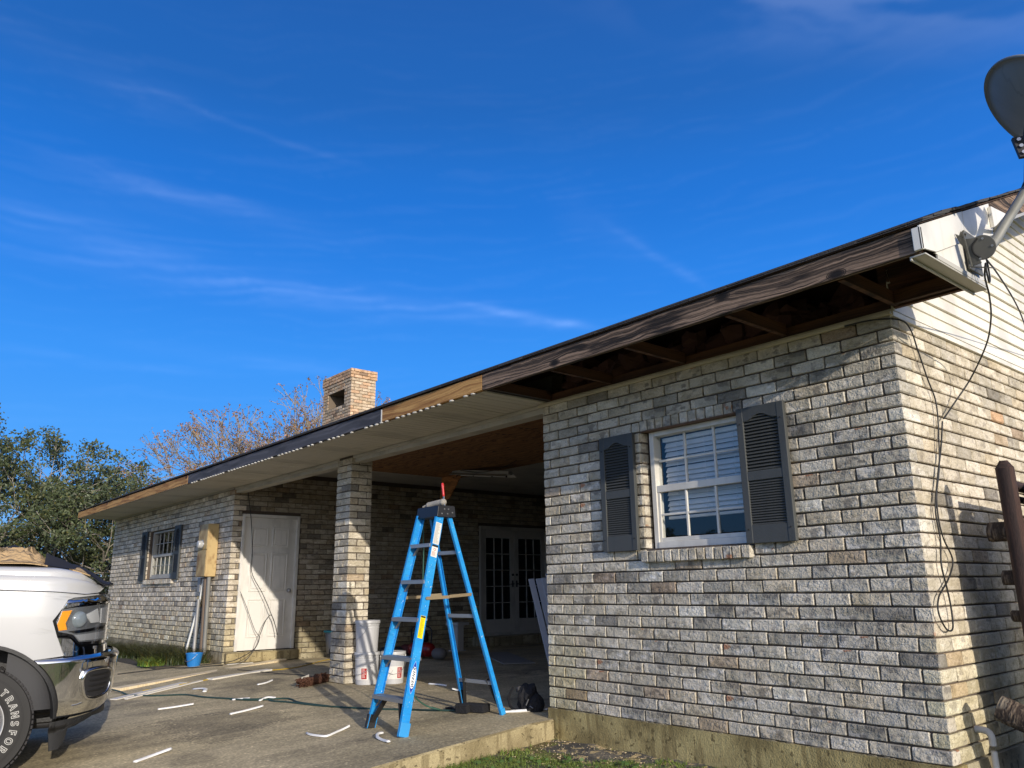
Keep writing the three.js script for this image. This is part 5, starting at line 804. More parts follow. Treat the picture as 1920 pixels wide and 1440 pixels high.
  mesh('arch_trim', patch([...archPts(.3, .02, 2.95, 26), ...archPts(.3, 2.95, .02, 26).map(([s, v]) => [(s + .3) * .955 - .3, .42 + (v - .42) * .955])], body, .006, .05, 4), plast, truck);
  // hood: side face, crease, rolled shoulder, crown
  {
    const gap = (s) => s < -.207 ? 1.400 : s < .152 ? mix(1.398, 1.382, (s + .207) / .359) : s < .413 ? mix(1.382, 1.360, (s - .152) / .261) : s < .591 ? mix(1.360, 1.372, (s - .413) / .178) : s < .72 ? mix(1.372, 1.428, (s - .591) / .129) : 1.428;
    const top = (s) => 1.578 - .012 * sst(-.3, .3, s) - .030 * sst(.15, .5, s) - .055 * sst(.40, .62, s) - .035 * sst(.55, .75, s);
    const pos = [], idx = [], rows = []; const S = body.S; for (let s = -1.15; s < 2 * S + 1.15; s += s > -.3 && s < 1 ? .03 : .08) rows.push(s);
    for (const s of rows) { const q = s > S ? 2 * S - s : s, g = gap(q), t = Math.max(top(q), g + .02), d = t - g; const prof = [[-.012, g], [0, g + .006], [-.003, g + .30 * d], [.002, g + .53 * d], [.030, g + .615 * d], [.037, g + .655 * d], [.034, g + .80 * d], [.050, g + .94 * d], [.10, t], [.2, t + .012]]; for (const [o, v] of prof) { const [u, w] = body.at(s, -o - .012); pos.push(u, v, w); } const [u] = body.at(s, -.3); pos.push(Math.min(u, .35), t + .05, -.97); }
    const c = 11; for (let i = 0; i < rows.length - 1; i++) for (let k = 0; k < c - 1; k++) { const a = i * c + k, b = a + c; idx.push(a, b, a + 1, a + 1, b, b + 1); }
    mesh('hood', geoOf(pos, idx), paint, truck);
  }
  // lamp and chrome round the corner
  const edge = 1.03;
  mesh('chrome_brow', patch([[.232, 1.249], [.268, 1.312], [.318, 1.329], [.632, 1.354], [.818, 1.360], [1.2, 1.362], [1.2, 1.306], [.789, 1.297], [.397, 1.281]], body, .014, .03, 6, (v) => -1.1 * Math.max(0, v - 1.300)), chrome, truck);
  mesh('lamp_bezel', patch([[.176, 1.155], [.230, 1.262], [.398, 1.276], [.789, 1.293], [edge, 1.30], [edge + .03, 1.03], [edge, .952], [.418, .966], [.35, 1.018], [.31, 1.044], [.219, 1.042]], body, -.012, .03), gloss, truck);
  const lampIn = M({ color: lin(.26, .27, .285), roughness: .25, metalness: .6 });
  const head = mesh('headlight', patch([[.203, 1.147], [.242, 1.246], [.351, 1.256], [.70, 1.276], [1.0, 1.282], [1.01, 1.06], [.98, .978], [.415, .986], [.347, 1.047], [.228, 1.073]], body, -.009, .02), lampIn, truck);
  mesh('turn_signal', patch([[.210, 1.13], [.236, 1.229], [.310, 1.235], [.270, 1.137], [.288, 1.087], [.227, 1.082]], body, -.002, .008), P({ color: lin(.88, .32, .01), roughness: .25, clearcoat: 1 }), head);
  mesh('lamp_trim', patch([[.314, 1.237], [.326, 1.237], [.286, 1.137], [.300, 1.085], [.290, 1.085], [.273, 1.137]], body, -.003, .006), chrome, head);
  { const [u, w] = body.at(.385, -.012); const g = new THREE.SphereGeometry(.066, 24, 16); g.scale(.5, 1, 1); g.rotateY(-1.15); g.translate(u, 1.162, w); mesh('projector', g, P({ color: lin(.16, .19, .21), roughness: .06, clearcoat: 1 }), head); }
  mesh('reflector', patch([[.461, 1.199], [.603, 1.241], [.664, 1.132], [.528, 1.129], [.472, 1.173]], body, -.002, .012), M({ color: lin(.75, .75, .74), roughness: .3, metalness: .3 }), head);
  mesh('reflector', patch([[.68, 1.242], [.95, 1.262], [.98, 1.115], [.70, 1.122]], body, -.002, .012), M({ color: lin(.70, .70, .70), roughness: .25, metalness: .4 }), head);
  mesh('lamp_divider', patch([[.299, 1.074], [.62, 1.094], [.98, 1.107], [.98, 1.082], [.62, 1.072], [.354, 1.056]], body, .001, .012), gloss, head);
  mesh('fog_strip', patch([[.36, 1.042], [.613, 1.052], [.942, 1.054], [.929, .995], [.414, .996]], body, -.002, .01), M({ color: lin(.5, .51, .52), roughness: .25, metalness: .5 }), head);
  mesh('lens', patch([[.200, 1.147], [.239, 1.249], [.351, 1.259], [.70, 1.279], [1.005, 1.285], [1.015, 1.06], [.985, .975], [.415, .983], [.345, 1.045], [.225, 1.070]], body, .007, .004), P({ color: lin(.97, .98, .98), transmission: 1, thickness: 0, roughness: .02, ior: 1.5 }), head);
  mesh('chrome_trim', patch([[.224, 1.026], [.324, 1.014], [.394, .948], [edge + .1, .940], [edge + .12, .886], [.658, .884], [.290, .886]], body, .004, .03, 5, (v) => .12 * Math.max(0, .93 - v)), chrome, truck);
  mesh('grille', patch([[edge + .04, 1.36], [2 * body.S - edge - .04, 1.36], [2 * body.S - edge - .04, .93], [edge + .04, .93]], body, -.01, .03), gloss, truck);
  for (const v of [1.0, 1.09, 1.18, 1.27]) mesh('grille_bar', patch([[edge + .05, v], [2 * body.S - edge - .05, v], [2 * body.S - edge - .05, v - .03], [edge + .05, v - .03]], body, .008, .02), chrome, truck);
  mesh('radiator_wall', patch([[-.1, 1.37], [2.75, 1.37], [2.75, .5], [-.1, .5]], body, -.06, .02), blackMat, truck);
  // bumper
  const bOff = (v) => v > .858 ? -.050 * Math.pow((v - .858) / .027, 1.4) : v < .56 ? -.030 - .10 * Math.pow((.56 - v) / .18, 1.6) : -.030 * (.858 - v) / .298;
  {
    const pos = [], idx = [], NV = 26, NS = 110; const S = bum.S;
    for (let j = 0; j <= NV; j++) for (let i = 0; i <= NS; i++) { const t = i / NS; const vt = .885, arc = (v) => Math.sqrt(Math.max(.0001, ARC * ARC - (v - .42) ** 2)) - .35 + .018; let v = mix(.38, vt, j / NV); const s0 = arc(v), s = s0 + (2 * (S - s0)) * t; const q = s > S ? 2 * S - s : s; const vb = .382 + .075 * sst(.30, .95, q), vv = mix(vb, vt - .012 * (1 - sst(0, .5, q)), j / NV); const [u, w] = bum.at(s, bOff(vv)); pos.push(u, vv, w); }
    for (let j = 0; j < NV; j++) for (let i = 0; i < NS; i++) { const a = j * (NS + 1) + i, b = a + NS + 1; idx.push(a, a + 1, b, a + 1, b + 1, b); }
    const bp = mesh('bumper', geoOf(pos, idx), chrome, truck);
    const ringO = [[.385, .712], [.406, .762], [.45, .778], [.522, .785], [.66, .782], [.74, .770], [.79, .752], [.812, .72], [.815, .62], [.785, .57], [.714, .545], [.60, .53], [.52, .533], [.455, .550], [.415, .60]];
    const mid = [.605, .66], ringI = ringO.map(([s, v]) => [mid[0] + (s - mid[0]) * .84, mid[1] + (v - mid[1]) * .80]);
    mesh('fog_bezel', patch(ringO, bum, .010, .02, 4, bOff), chrome, bp); mesh('fog_ring', (() => { const p = ringO.map(([s, v]) => { const [u, w] = bum.at(mid[0] + (s - mid[0]) * .92, .014 + bOff(v)); return [u, mid[1] + (v - mid[1]) * .90, w]; }); return tube(p, .013, 90, 10, true); })(), chrome, bp); mesh('fog_recess', patch(ringI, bum, .0135, .004, 4, bOff), blackMat, bp);
    for (let i = 0; i < 4; i++) { const v = .60 + i * .04; mesh('fog_slat', patch([[.47, v], [.72, v], [.72, v + .012], [.47, v + .012]], bum, .019, .008, 3, bOff), plast, bp); }
    mesh('air_dam', patch([[.20, .40], [.67, .428], [1.2, .46], [1.2, .39], [.67, .40], [.50, .368], [.395, .335], [.375, .253], [.318, .196], [.235, .187]], bum, -.075, .012, 5, (v) => -.03 * (v < .35 ? 1 : 0)), plast, truck);
  }
  // inner arch and underside
  { const g = new THREE.CylinderGeometry(.60, .60, .42, 28, 1, true, 0, Math.PI); g.rotateZ(Math.PI / 2); g.rotateY(Math.PI / 2); g.rotateZ(0); const p = g.attributes.position; const pos = []; const N = 24, idx = []; for (let i = 0; i <= N; i++) { const a = mix(-.15, Math.PI + .15, i / N); for (const w of [.0, -.45]) pos.push(.575 * Math.cos(a), .42 + .575 * Math.sin(a), w); } for (let i = 0; i < N; i++) { const a = i * 2; idx.push(a, a + 1, a + 2, a + 2, a + 1, a + 3); } const liner = geoOf(pos, idx); mesh('wheel_well', merge([liner, RB(-.6, .6, .35, 1.0, -.50, -.46, .01)]), plast, truck); }
  mesh('chassis', merge([RB(-5.2, .75, .42, .62, -1.55, -1.35, .02), RB(-5.2, .75, .42, .62, -.6, -.4, .02), RB(-4.2, -3.9, .33, .50, -1.9, -.05, .05), RB(-.12, .12, .30, .46, -1.75, -.2, .05), RB(.2, .6, .30, .44, -1.5, -.5, .04)]), blackMat, truck);
  // cab and bed behind the hood (out of the photograph to the left)
  { const side = new THREE.Shape([[-1.12, .52], [-1.12, 1.40], [-.98, 1.56], [-1.12, 1.60], [-1.95, 2.06], [-2.3, 2.10], [-3.55, 2.08], [-3.72, 1.95], [-3.80, 1.46], [-5.55, 1.45], [-5.60, 1.3], [-5.60, .60], [-4.62, .55], [-4.52, .80], [-4.25, 1.0], [-3.95, 1.0], [-3.6, .86], [-3.45, .55], [-3.2, .52]].map(p => new THREE.Vector2(...p))); const g = new THREE.ExtrudeGeometry(side, { depth: 1.92, bevelEnabled: true, bevelSize: .03, bevelThickness: .03, bevelSegments: 3 }); g.translate(0, 0, -1.93); mesh('cab', boxUV(g), paint, truck);
    const gl = new THREE.Shape([[-1.55, 1.46], [-2.1, 1.96], [-3.45, 1.97], [-3.55, 1.46]].map(p => new THREE.Vector2(...p))); const gg = new THREE.ExtrudeGeometry(gl, { depth: .006, bevelEnabled: false }); gg.translate(0, 0, .022); mesh('side_window', boxUV(gg), darkGlassMat, truck); }
  // wheels
  const tyreM = M({ color: lin(.030, .028, .027), roughness: .85, bumpMap: paintBump, bumpScale: .001 });
  const cv = document.createElement('canvas'); cv.width = cv.height = 1024; { const x = cv.getContext('2d'); x.fillStyle = '#2b2a28'; x.fillRect(0, 0, 1024, 1024); const sc = 512 / .42; x.strokeStyle = '#1b1a19'; x.lineWidth = 3; for (const r of [.262, .352, .360]) { x.beginPath(); x.arc(512, 512, r * sc, 0, 7); x.stroke(); } const word = 'TRANSFORCE'; x.font = 'bold 84px sans-serif'; x.textAlign = 'center'; x.textBaseline = 'middle'; x.lineWidth = 4.5; x.strokeStyle = '#bcbab3'; for (const base of [0, Math.PI]) for (let i = 0; i < word.length; i++) { const a = base + (i - 4) * 11.6 * Math.PI / 180; x.save(); x.translate(512, 512); x.rotate(a + Math.PI / 2); x.translate(0, -.306 * sc); x.strokeText(word[i], 0, 0); x.restore(); } }
  const ct = new THREE.CanvasTexture(cv); ct.colorSpace = THREE.SRGBColorSpace; ct.magFilter = THREE.LinearFilter;
  function makeWheel() {
    const w = new THREE.Group(); w.name = 'wheel';
    const prof = [[.235, -.20], [.30, -.285], [.36, -.288], [.405, -.265], [.417, -.23], [.42, -.14], [.417, -.05], [.405, -.015]]; const ty = lathe(prof, 64); ty.rotateX(Math.PI / 2); const tyre = mesh('tyre', ty, tyreM, w);
    const sp = []; for (let i = 0; i <= 10; i++) { const r = mix(.232, .405, i / 10); sp.push([r, -.015 + .016 * Math.sin(Math.PI * sst(.22, .41, r)) - .02 * sst(.26, .232, r)]); } const sg = lathe(sp, 72); sg.rotateX(Math.PI / 2); const p = sg.attributes.position, uv = sg.attributes.uv; for (let i = 0; i < p.count; i++) uv.setXY(i, .5 + p.getX(i) / .84, .5 + p.getY(i) / .84); mesh('sidewall', sg, M({ map: ct, roughness: .8 }), tyre);
    const lugs = []; const f = rngOf(171); for (let i = 0; i < 72; i++) { const a = i / 72 * 6.2832; for (const [z, wd, o] of [[-.045, .07, 0], [-.105, .05, .5], [-.175, .05, 0], [-.238, .07, .5]]) { const g = new THREE.BoxGeometry(.012, .024, wd); g.translate(.421, 0, z); g.rotateZ(a + o * .087); lugs.push(g); } } tag(mesh('tread', merge(lugs), tyreM, tyre), null, null, null, 'stuff');
    const rim = lathe([[0, -.06], [.05, -.055], [.075, -.04], [.085, -.075], [.11, -.10], [.20, -.085], [.215, -.03], [.234, -.022], [.237, -.03], [.232, -.09], [.228, -.20]], 48); rim.rotateX(Math.PI / 2); const rm = mesh('rim', rim, M({ color: lin(.45, .45, .45), metalness: .8, roughness: .35 }), w);
    for (let i = 0; i < 8; i++) { const a = i * Math.PI / 4; const s = beam([.06 * Math.cos(a), .06 * Math.sin(a), -.055], [.205 * Math.cos(a), .205 * Math.sin(a), -.06], .05, .03, [-Math.sin(a), Math.cos(a), 0]); mesh('spoke', s, rm.material, rm); }
    return w;
  }
  const w0 = makeWheel(); w0.position.set(0, .42, .0); truck.add(w0);
  const add = (u, w, flip) => { const q = w0.clone(); q.position.set(u, .42, w); if (flip) q.rotation.y = Math.PI; truck.add(q); }; add(-4.07, 0, false); add(0, -1.94, true); add(-4.07, -1.94, true);

  // coat thrown over the hood
  const coat = thing('canvas_coat', 'tan canvas work coat with dark lining thrown over the white truck hood', 'coat', [0, 0, 0]); coat.position.copy(truck.position); coat.rotation.copy(truck.rotation); coat.updateMatrixWorld(true);
  const sheet = (u0, u1, w0c, w1c, nu, nw, hf, mat, name) => { const pos = [], idx = []; for (let layer = 0; layer < 2; layer++) for (let i = 0; i <= nu; i++) for (let j = 0; j <= nw; j++) { const a = i / nu, b = j / nw; const [u, v, w] = hf(mix(u0, u1, a), mix(w0c, w1c, b), a, b); pos.push(u, v - layer * .012, w); } const c = nw + 1, o = (nu + 1) * c; for (let i = 0; i < nu; i++) for (let j = 0; j < nw; j++) { const a = i * c + j; idx.push(a, a + 1, a + c, a + 1, a + c + 1, a + c, o + a, o + a + c, o + a + 1, o + a + 1, o + a + c, o + a + c + 1); } for (let j = 0; j < nw; j++) for (const i of [0, nu]) { const a = i * c + j; idx.push(a, o + a, a + 1, a + 1, o + a, o + a + 1); } for (let i = 0; i < nu; i++) for (const j of [0, nw]) { const a = i * c + j; idx.push(a, o + a, a + c, a + c, o + a, o + a + c); } return mesh(name, geoOf(pos, idx), mat, coat); };
  const tanM = M({ color: lin(.44, .30, .15), roughness: .9, bumpMap: rep(tex(512, (u, v) => 1 - Math.abs(fbm(u, v, 5, 9, 4, 3) - .5) * 2, false), .6), bumpScale: .035 }), navy = M({ color: lin(.011, .012, .018), roughness: .8 });
  const hoodTop = (u) => 1.60 - .05 * sst(.2, .6, u) - .09 * sst(.52, .85, u);
  const wr = (u, w, k) => (fbm(.5 + u * .3 + w * .12, .5 + w * .22 - u * .09, 26, 26, 4, k) - .5);
  sheet(-.85, .46, -.10, -.78, 60, 34, (u, w, a, b) => { const e = Math.min(1, Math.min(b, 1 - b) * 5) * Math.min(1, Math.min(a, 1 - a) * 7); const ridge = .085 * sst(0, .35, b) * (1 - .45 * sst(.6, 1, b)); return [u, hoodTop(u) + .012 + (ridge + .12 * wr(u, w, 5) + .10 * Math.abs(wr(u * 2.4, w * 2.4, 9)) + .05 * wr(u * 6, w * 6, 19) + .02) * e * (1 - .45 * sst(.2, .46, u)), w + .05 * wr(u, w, 12) - .06 * sst(.3, .46, u)]; }, tanM, 'coat_shell');
  sheet(-.85, .30, -.45, -.95, 30, 18, (u, w, a, b) => { const e = Math.min(1, Math.min(b, 1 - b) * 4) * Math.min(1, Math.min(a, 1 - a) * 6); return [u, hoodTop(u) + .03 + (.13 + .12 * wr(u, w, 25)) * e, w]; }, navy, 'coat_lining');
  sheet(.36, .68, -.12, -.70, 18, 20, (u, w, a, b) => { const e = Math.min(1, b * 5) * Math.min(1, (1 - a) * 3 + .5); return [u, hoodTop(u) + .010 + (.085 * (1 - .55 * sst(.36, .60, u)) + .05 * wr(u, w, 31)) * e, w - .04 * a]; }, navy, 'coat_lining');
  sheet(.56, .90, -.20, -.80, 20, 16, (u, w, a, b) => { const drop = .075 * sst(.72, .90, u); const uu = u + .0 * b; return [uu - .05 * (1 - b) * a, hoodTop(Math.min(u, .84)) + .038 * Math.min(1, b * 6) * (1 - .4 * a) + .022 - drop * .7 + .02 * wr(u, w, 41), w - .02]; }, navy, 'coat_sleeve');
  sheet(.54, .70, -.14, -.24, 6, 5, (u, w, a, b) => [u, hoodTop(u) + .012 + .03 * Math.sin(Math.PI * Math.min(1, a * 1.1)) * b, w], tanM, 'coat_corner');
}

// ------------------------------------------------------------------ trees
function leafMass(centres, n, size, f, aspect = .5) {
  const pos = [], col = [], nor = [];
  for (let i = 0; i < n; i++) {
    const c = centres[Math.floor(f() * centres.length)], r = c.r * Math.pow(f(), .45); const d = V(f() - .5, f() - .5, f() - .5).normalize().multiplyScalar(r); d.y *= .75; const p = V(...c.p).add(d);
    const a = V(f() - .5, f() - .5, f() - .5).normalize(), b = V(f() - .5, f() - .5, f() - .5).cross(a).normalize(); const s = size * (.6 + .8 * f()); a.multiplyScalar(s); b.multiplyScalar(s * aspect);
    const q = [p.clone().sub(a), p.clone().add(b), p.clone().add(a), p.clone().sub(b)], nn = q[1].clone().sub(q[0]).cross(q[3].clone().sub(q[0])).normalize(); const t = c.t * (.75 + .5 * f()), w = f();
    for (const k of [0, 1, 2, 0, 2, 3]) { pos.push(q[k].x, q[k].y, q[k].z); nor.push(nn.x, nn.y, nn.z); col.push(...(w < .10 ? [t * 1.7, t * 1.25, t * .9] : w < .24 ? [t * 2.0, t * 1.8, t * 2.2] : [t, t, t])); }
  }
  const g = new THREE.BufferGeometry(); g.setAttribute('position', new THREE.Float32BufferAttribute(pos, 3)); g.setAttribute('normal', new THREE.Float32BufferAttribute(nor, 3)); g.setAttribute('color', new THREE.Float32BufferAttribute(col, 3)); return boxUV(g);
}
function limbs(base, o, f) {        // recursive branching; returns segments and tips
  const segs = [], tips = [];
  const grow = (p, d, len, r, lv) => {
    const n = 3; let q = p.clone(), dir = d.clone();
    for (let i = 0; i < n; i++) { dir.add(V(f() - .5, (f() - .5) * .7 + o.up * .12, f() - .5).multiplyScalar(o.wob)).normalize(); const e = q.clone().addScaledVector(dir, len / n), r1 = r * (1 - .30 / n); segs.push([q.clone(), e, r, r1]); q = e; r = r1; if (lv <= o.leafLv && i > 0) tips.push({ p: [q.x, q.y, q.z], r: o.clump * (.7 + .6 * f()), t: .7 + .6 * f() }); }
    if (lv === 0) { tips.push({ p: [q.x, q.y, q.z], r: o.clump * (.7 + .6 * f()), t: .7 + .6 * f() }); return; }
    const k = o.kids[0] + Math.floor(f() * (o.kids[1] - o.kids[0] + 1));
    for (let i = 0; i < k; i++) { const ax = V(f() - .5, f() - .5, f() - .5).cross(dir).normalize(), nd = dir.clone().applyAxisAngle(ax, o.spread * (.55 + .7 * f())).add(V(0, o.up * .25, 0)).normalize(); grow(q, nd, len * (.66 + .26 * f()), r * (.52 + .22 * f()), lv - 1); }
  };
  for (const [d, l] of o.start) grow(V(...base), V(...d).normalize(), l, o.r, o.lv);
  return { segs, tips };
}
function limbGeo(segs, minR = 0, floor = 0) { return merge(segs.filter(s => s[2] > minR).map(([a, b, r0, r1]) => { const g = rod([a.x, a.y, a.z], [b.x, b.y, b.z], Math.max(r0, floor), Math.max(r1, floor), r0 > .06 ? 8 : r0 > .02 ? 5 : 3); return g; })); }
const treeBark = M({ color: lin(.40, .35, .28), roughness: 1, bumpMap: paintBump, bumpScale: .01 }), paleBark = M({ color: lin(.33, .285, .205), roughness: 1 });
const leafM = P({ color: lin(.060, .078, .030), roughness: .55, vertexColors: true, side: THREE.DoubleSide });
{
  const f = rngOf(211), t = thing('oak_tree', 'broad dense evergreen oak beyond the far end of the house', 'tree', [-30.5, -.4, 1.2]);
  const { segs, tips } = limbs([-30.5, -.4, 1.2], { start: [[[.1, 1, .1], 2.15], [[.8, .8, -.8], 2.4], [[-.3, .8, 1], 2.2], [[.3, .55, -.9], 2.0], [[.5, .4, .9], 2.2], [[.6, .9, .3], 1.9]], r: .22, lv: 5, leafLv: 1, kids: [2, 3], spread: .72, up: .14, wob: .40, clump: .36 }, f);
  part('trunk', limbGeo(segs, 0, .011), treeBark, t); part('crown', leafMass(tips, 80000, .058, f), leafM, t);
}
{
  const f = rngOf(223), t = thing('oak_tree', 'smaller evergreen oak filling the gap beside the house end', 'tree', [-27.2, -.4, -3.2]);
  const { segs, tips } = limbs([-27.2, -.4, -3.2], { start: [[[.1, 1, .2], 1.5], [[.5, .9, .5], 1.65], [[-.5, .8, -.1], 1.5], [[.4, .7, -.4], 1.5]], r: .13, lv: 5, leafLv: 1, kids: [2, 3], spread: .70, up: .12, wob: .40, clump: .28 }, f);
  part('trunk', limbGeo(segs, 0, .010), treeBark, t); part('crown', leafMass(tips, 40000, .052, f), leafM, t);
}
{ // the same kind of oak across the yard behind the viewer; the near window and the bumper mirror it
  const src = scene.children.filter(o => o.name.startsWith('oak_tree'))[1], c = src.clone(); c.name = numbered('oak_tree'); c.userData = Object.assign({}, src.userData, { label: 'oak across the yard, seen only mirrored in the near window panes' }); c.position.set(-27, -1, 30); scene.add(c);
}
{
  const f = rngOf(227), t = thing('shrub', 'dark hedge-like thicket under the oaks behind the truck', 'shrub', [-33, -.4, 4]);
  const c = []; for (let i = 0; i < 90; i++) c.push({ p: [-33 + R(-3, 2.5, f), R(0, 3.2, f), R(-6, 9, f)], r: .9, t: .6 + .5 * f() });
  part('foliage', leafMass(c, 26000, .10, f), leafM, t); part('stem', merge(Array.from({ length: 22 }, () => { const x = -33 + R(-2, 2, f), z = R(-5, 8, f); return rod([x, -.5, z], [x + R(-.6, .6, f), R(1.5, 3, f), z + R(-.8, .8, f)], .05, .02, 6); })), treeBark, t);
}
{
  const f = rngOf(233), t = thing('bare_tree', 'nearly bare tree with rusty leaf tips rising behind the roof', 'tree', [-28.4, -.4, -9.0]);
  const { segs, tips } = limbs([-28.4, -.4, -9.0], { start: [[[.05, 1, .05], 2.35], [[.3, 1, -.36], 2.4], [[-.2, 1, .55], 2.3], [[.1, 1, .32], 2.3], [[.15, 1, -.62], 2.4], [[0, 1, .8], 2.2], [[-.2, 1, -.2], 2.3], [[.1, 1, -.05], 2.5], [[.2, 1, -.22], 2.45], [[0, 1, -.12], 2.3], [[.1, 1, -.42], 2.3]], r: .11, lv: 6, leafLv: 1, kids: [2, 3], spread: .50, up: .20, wob: .30, clump: .13 }, f);
  part('trunk', limbGeo(segs, 0, .0105), paleBark, t);
  part('crown', leafMass(tips, 34000, .038, f, .6), P({ color: lin(.19, .112, .058), roughness: .8, vertexColors: true, side: THREE.DoubleSide }), t);
}

// ------------------------------------------------------------------ grass and weeds
function blades(n, place, h0, h1, w, bend, f, segs = 3) {
  const pos = [], idx = [], col = []; let v = 0;
  for (let i = 0; i < n; i++) { const [x, y, z, k = 1] = place(f), h = R(h0, h1, f) * k, a = f() * 6.283, bx = Math.cos(a) * bend * h * (.3 + f()), bz = Math.sin(a) * bend * h * (.3 + f()), sx = -Math.sin(a) * w * (.6 + .8 * f()), sz = Math.cos(a) * w * (.6 + .8 * f()), t = .6 + .8 * f(), dry = f() < .12;
    for (let s = 0; s <= segs; s++) { const q = s / segs, ww = 1 - q * .92, yy = y + h * (q - .35 * bend * q * q), px = x + bx * q * q, pz = z + bz * q * q; pos.push(px - sx * ww, yy, pz - sz * ww, px + sx * ww, yy, pz + sz * ww); const c = dry ? [t * 2.2, t * 1.5, t * 1.0] : [t * (.8 + .4 * q), t, t * .8]; col.push(...c, ...c); if (s < segs) { idx.push(v, v + 1, v + 2, v + 1, v + 3, v + 2); } v += 2; } }
  const g = new THREE.BufferGeometry(); g.setAttribute('position', new THREE.Float32BufferAttribute(pos, 3)); g.setAttribute('color', new THREE.Float32BufferAttribute(col, 3)); g.setIndex(idx); g.computeVertexNormals(); return boxUV(g);
}
const grassM = P({ color: lin(.15, .20, .035), roughness: .6, vertexColors: true, side: THREE.DoubleSide }), lirM = P({ color: lin(.050, .060, .020), roughness: .5, vertexColors: true, side: THREE.DoubleSide });
const lawnY = (z) => -.245 - .05 * Math.max(0, z);
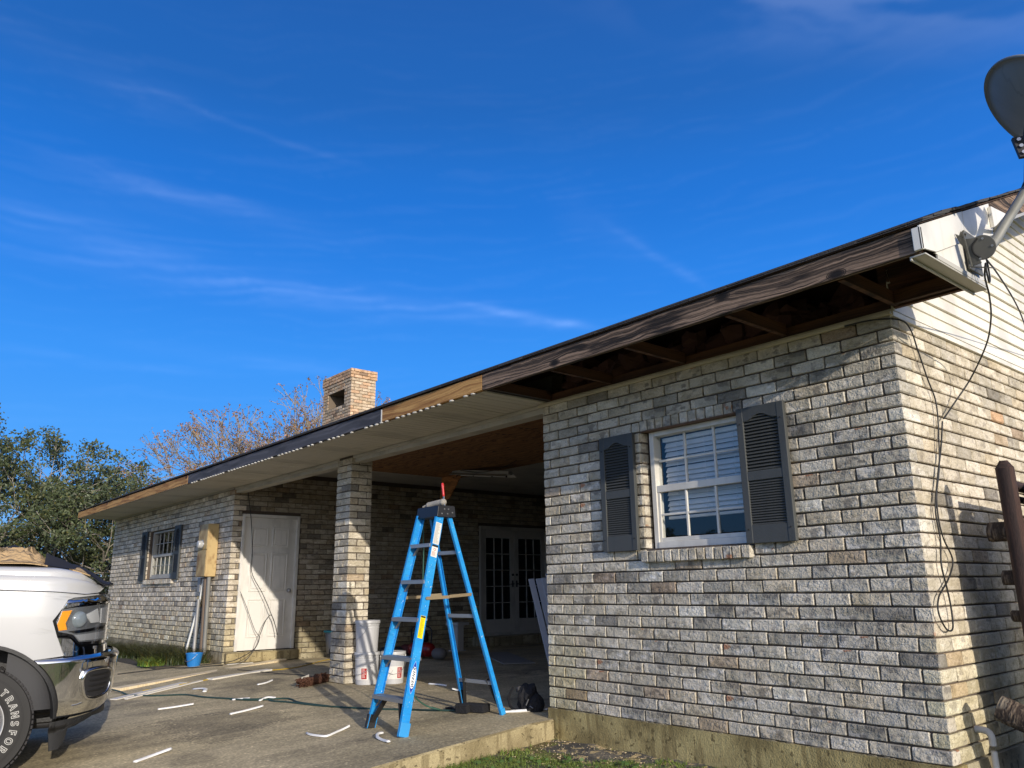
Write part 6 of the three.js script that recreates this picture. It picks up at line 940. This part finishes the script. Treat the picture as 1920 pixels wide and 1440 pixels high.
{
  const f = rngOf(307);
  // lawn strip between slab and camera, thin near the foundation where the soil is bare
  tag(mesh('grass', merge([blades(24000, (q) => { let x, z; do { x = R(-3.32, -1.2, q); z = R(.04, 1.9, q); } while (x < XR(z) + .02 || (z < 1.0 + .35 * Math.sin(x * 5) - .2 * x * 0 && x < -9) || (z < .71 - .47 * (x + 3.11) + .06 * Math.sin(x * 9) && q() < .975) || (z < -1 + .12 * Math.sin(x * 9) && q() < .85)); return [x, lawnY(z) - .004, z, .55 + .45 * sst(.4, 1.6, z)]; },   .04, .10, .0030, .8, f)]), grassM), null, null, null, 'stuff');
  tag(mesh('ground_cover', (() => { const l = []; for (let i = 0; i < 900; i++) { let x, z; do { x = R(-3.2, .6, f); z = R(.35, 2.8, f); } while (x < XR(z) + .03 || (z < .71 - .47 * (x + 3.11) && f() < .97)); const y = lawnY(z) + .015 + f() * .035, s = .008 + f() * .014; for (let k = 0; k < 3; k++) { const g = new THREE.CircleGeometry(s, 6); g.scale(1, .75, 1); g.rotateX(-1.2 + f() * .9); g.rotateY(k * 2.09 + f()); g.translate(x + Math.cos(k * 2.1) * s * .9, y, z + Math.sin(k * 2.1) * s * .9); l.push(g); } } return merge(l); })(), M({ color: lin(.075, .13, .026), roughness: .55, side: THREE.DoubleSide })), null, null, null, 'stuff');
  // bare soil and sawdust in the corner of slab and foundation
  const sp = [], si = [], nx = 34, nz = 26; for (let j = 0; j <= nz; j++) for (let i = 0; i <= nx; i++) { const x = mix(-3.33, -1.2, i / nx), z = mix(.02, 1.35, j / nz), e = Math.min(1, Math.min(nx - i, nz - j) / 6); sp.push(Math.max(x, XR(z) + .016), lawnY(z) - .02 + e * (.024 + .05 * (fbm(i / nx, j / nz, 9, 7, 4, 5) - .42)), z); }
  for (let j = 0; j < nz; j++) for (let i = 0; i < nx; i++) { const a = j * (nx + 1) + i, b = a + nx + 1; si.push(a, b, a + 1, a + 1, b, b + 1); }
  const sg = new THREE.BufferGeometry(); sg.setAttribute('position', new THREE.Float32BufferAttribute(sp, 3)); sg.setIndex(si); sg.computeVertexNormals(); boxUV(sg);
  structure('soil', sg, M({ map: rep(tex(1024, (u, v) => { const a = fbm(u, v, 6, 6, 5, 821), b = fbm(u, v, 120, 120, 2, 823), c = fbm(u, v, 22, 22, 4, 825); let q = mix3([.30, .285, .255], [.44, .41, .35], sst(.35, .65, a)); q = mix3(q, [.78, .68, .48], sst(.57, .66, c) * .9); const g = .75 + .5 * b; return [q[0] * g, q[1] * g, q[2] * g]; }), 1.4), roughness: 1, bumpMap: rep(tex(512, (u, v) => fbm(u, v, 60, 60, 3, 6), false), .7), bumpScale: .012 }));
  const cr = []; for (let i = 0; i < 420; i++) { const x = R(-3.25, -1.9, f), z = R(.05, .8, f); if (fbm(.5 + x * .2, .5 + z * .2, 16, 16, 3, 9) < .5) continue; if (x < XR(z) + .03) continue; const g = new THREE.IcosahedronGeometry(.003 + .006 * f() * f(), 0); g.scale(1.4, .6, 1); g.rotateY(f() * 6); g.translate(x, lawnY(z) + .008 + f() * .01, z); cr.push(g); }
  tag(mesh('sawdust', merge(cr), M({ color: lin(.60, .47, .28), roughness: 1 })), null, null, null, 'stuff');
  tag(mesh('weed', merge([blades(90, (q) => [-3.16 + R(-.09, .09, q), lawnY(.55), .62 + R(-.12, .12, q)], .03, .075, .006, .9, f)]), grassM), 'small green weed tuft at the foot of the slab edge', 'weed');
  tag(mesh('weed', merge([blades(110, (q) => [-1.95 + R(-.12, .12, q), lawnY(.1), .16 + R(-.07, .07, q)], .03, .07, .006, .9, f)]), grassM), 'small green weed tuft at the foot of the brick foundation', 'weed');
  // border grass by the far wall
  tag(mesh('border_grass', blades(7000, (q) => { const x = R(-19.5, -11.62, q), z = R(.08, .72, q) + .5 * sst(-13.2, -16, x); return [x, -.10, z]; }, .24, .50, .006, 1.25, f, 4), lirM), null, null, null, 'stuff');
  tag(mesh('fern', blades(420, (q) => { const a = q() * 6.28, r = .24 * Math.sqrt(q()); return [-12.15 + r * 1.5 * Math.cos(a), -.10, .86 + r * .8 * Math.sin(a)]; }, .10, .22, .010, 1.1, f, 4), P({ color: lin(.10, .15, .028), roughness: .5, vertexColors: true, side: THREE.DoubleSide })), 'bright yellow-green weed clump in front of the border grass', 'weed');
  structure('planting_bed', B(-20, -11.6, -.16, -.092, .02, .95), M({ color: lin(.06, .05, .035), roughness: 1 }));
}

// ------------------------------------------------------------------ draw
const renderer = new THREE.WebGLRenderer({ antialias: true });
renderer.setSize(1024, 768); renderer.toneMapping = THREE.LinearToneMapping; renderer.toneMappingExposure = EXPOSURE; renderer.shadowMap.enabled = true; renderer.shadowMap.type = THREE.PCFSoftShadowMap;
scene.traverse(o => { if (o.isMesh) o.castShadow = o.receiveShadow = true; });
renderer.render(scene, camera);
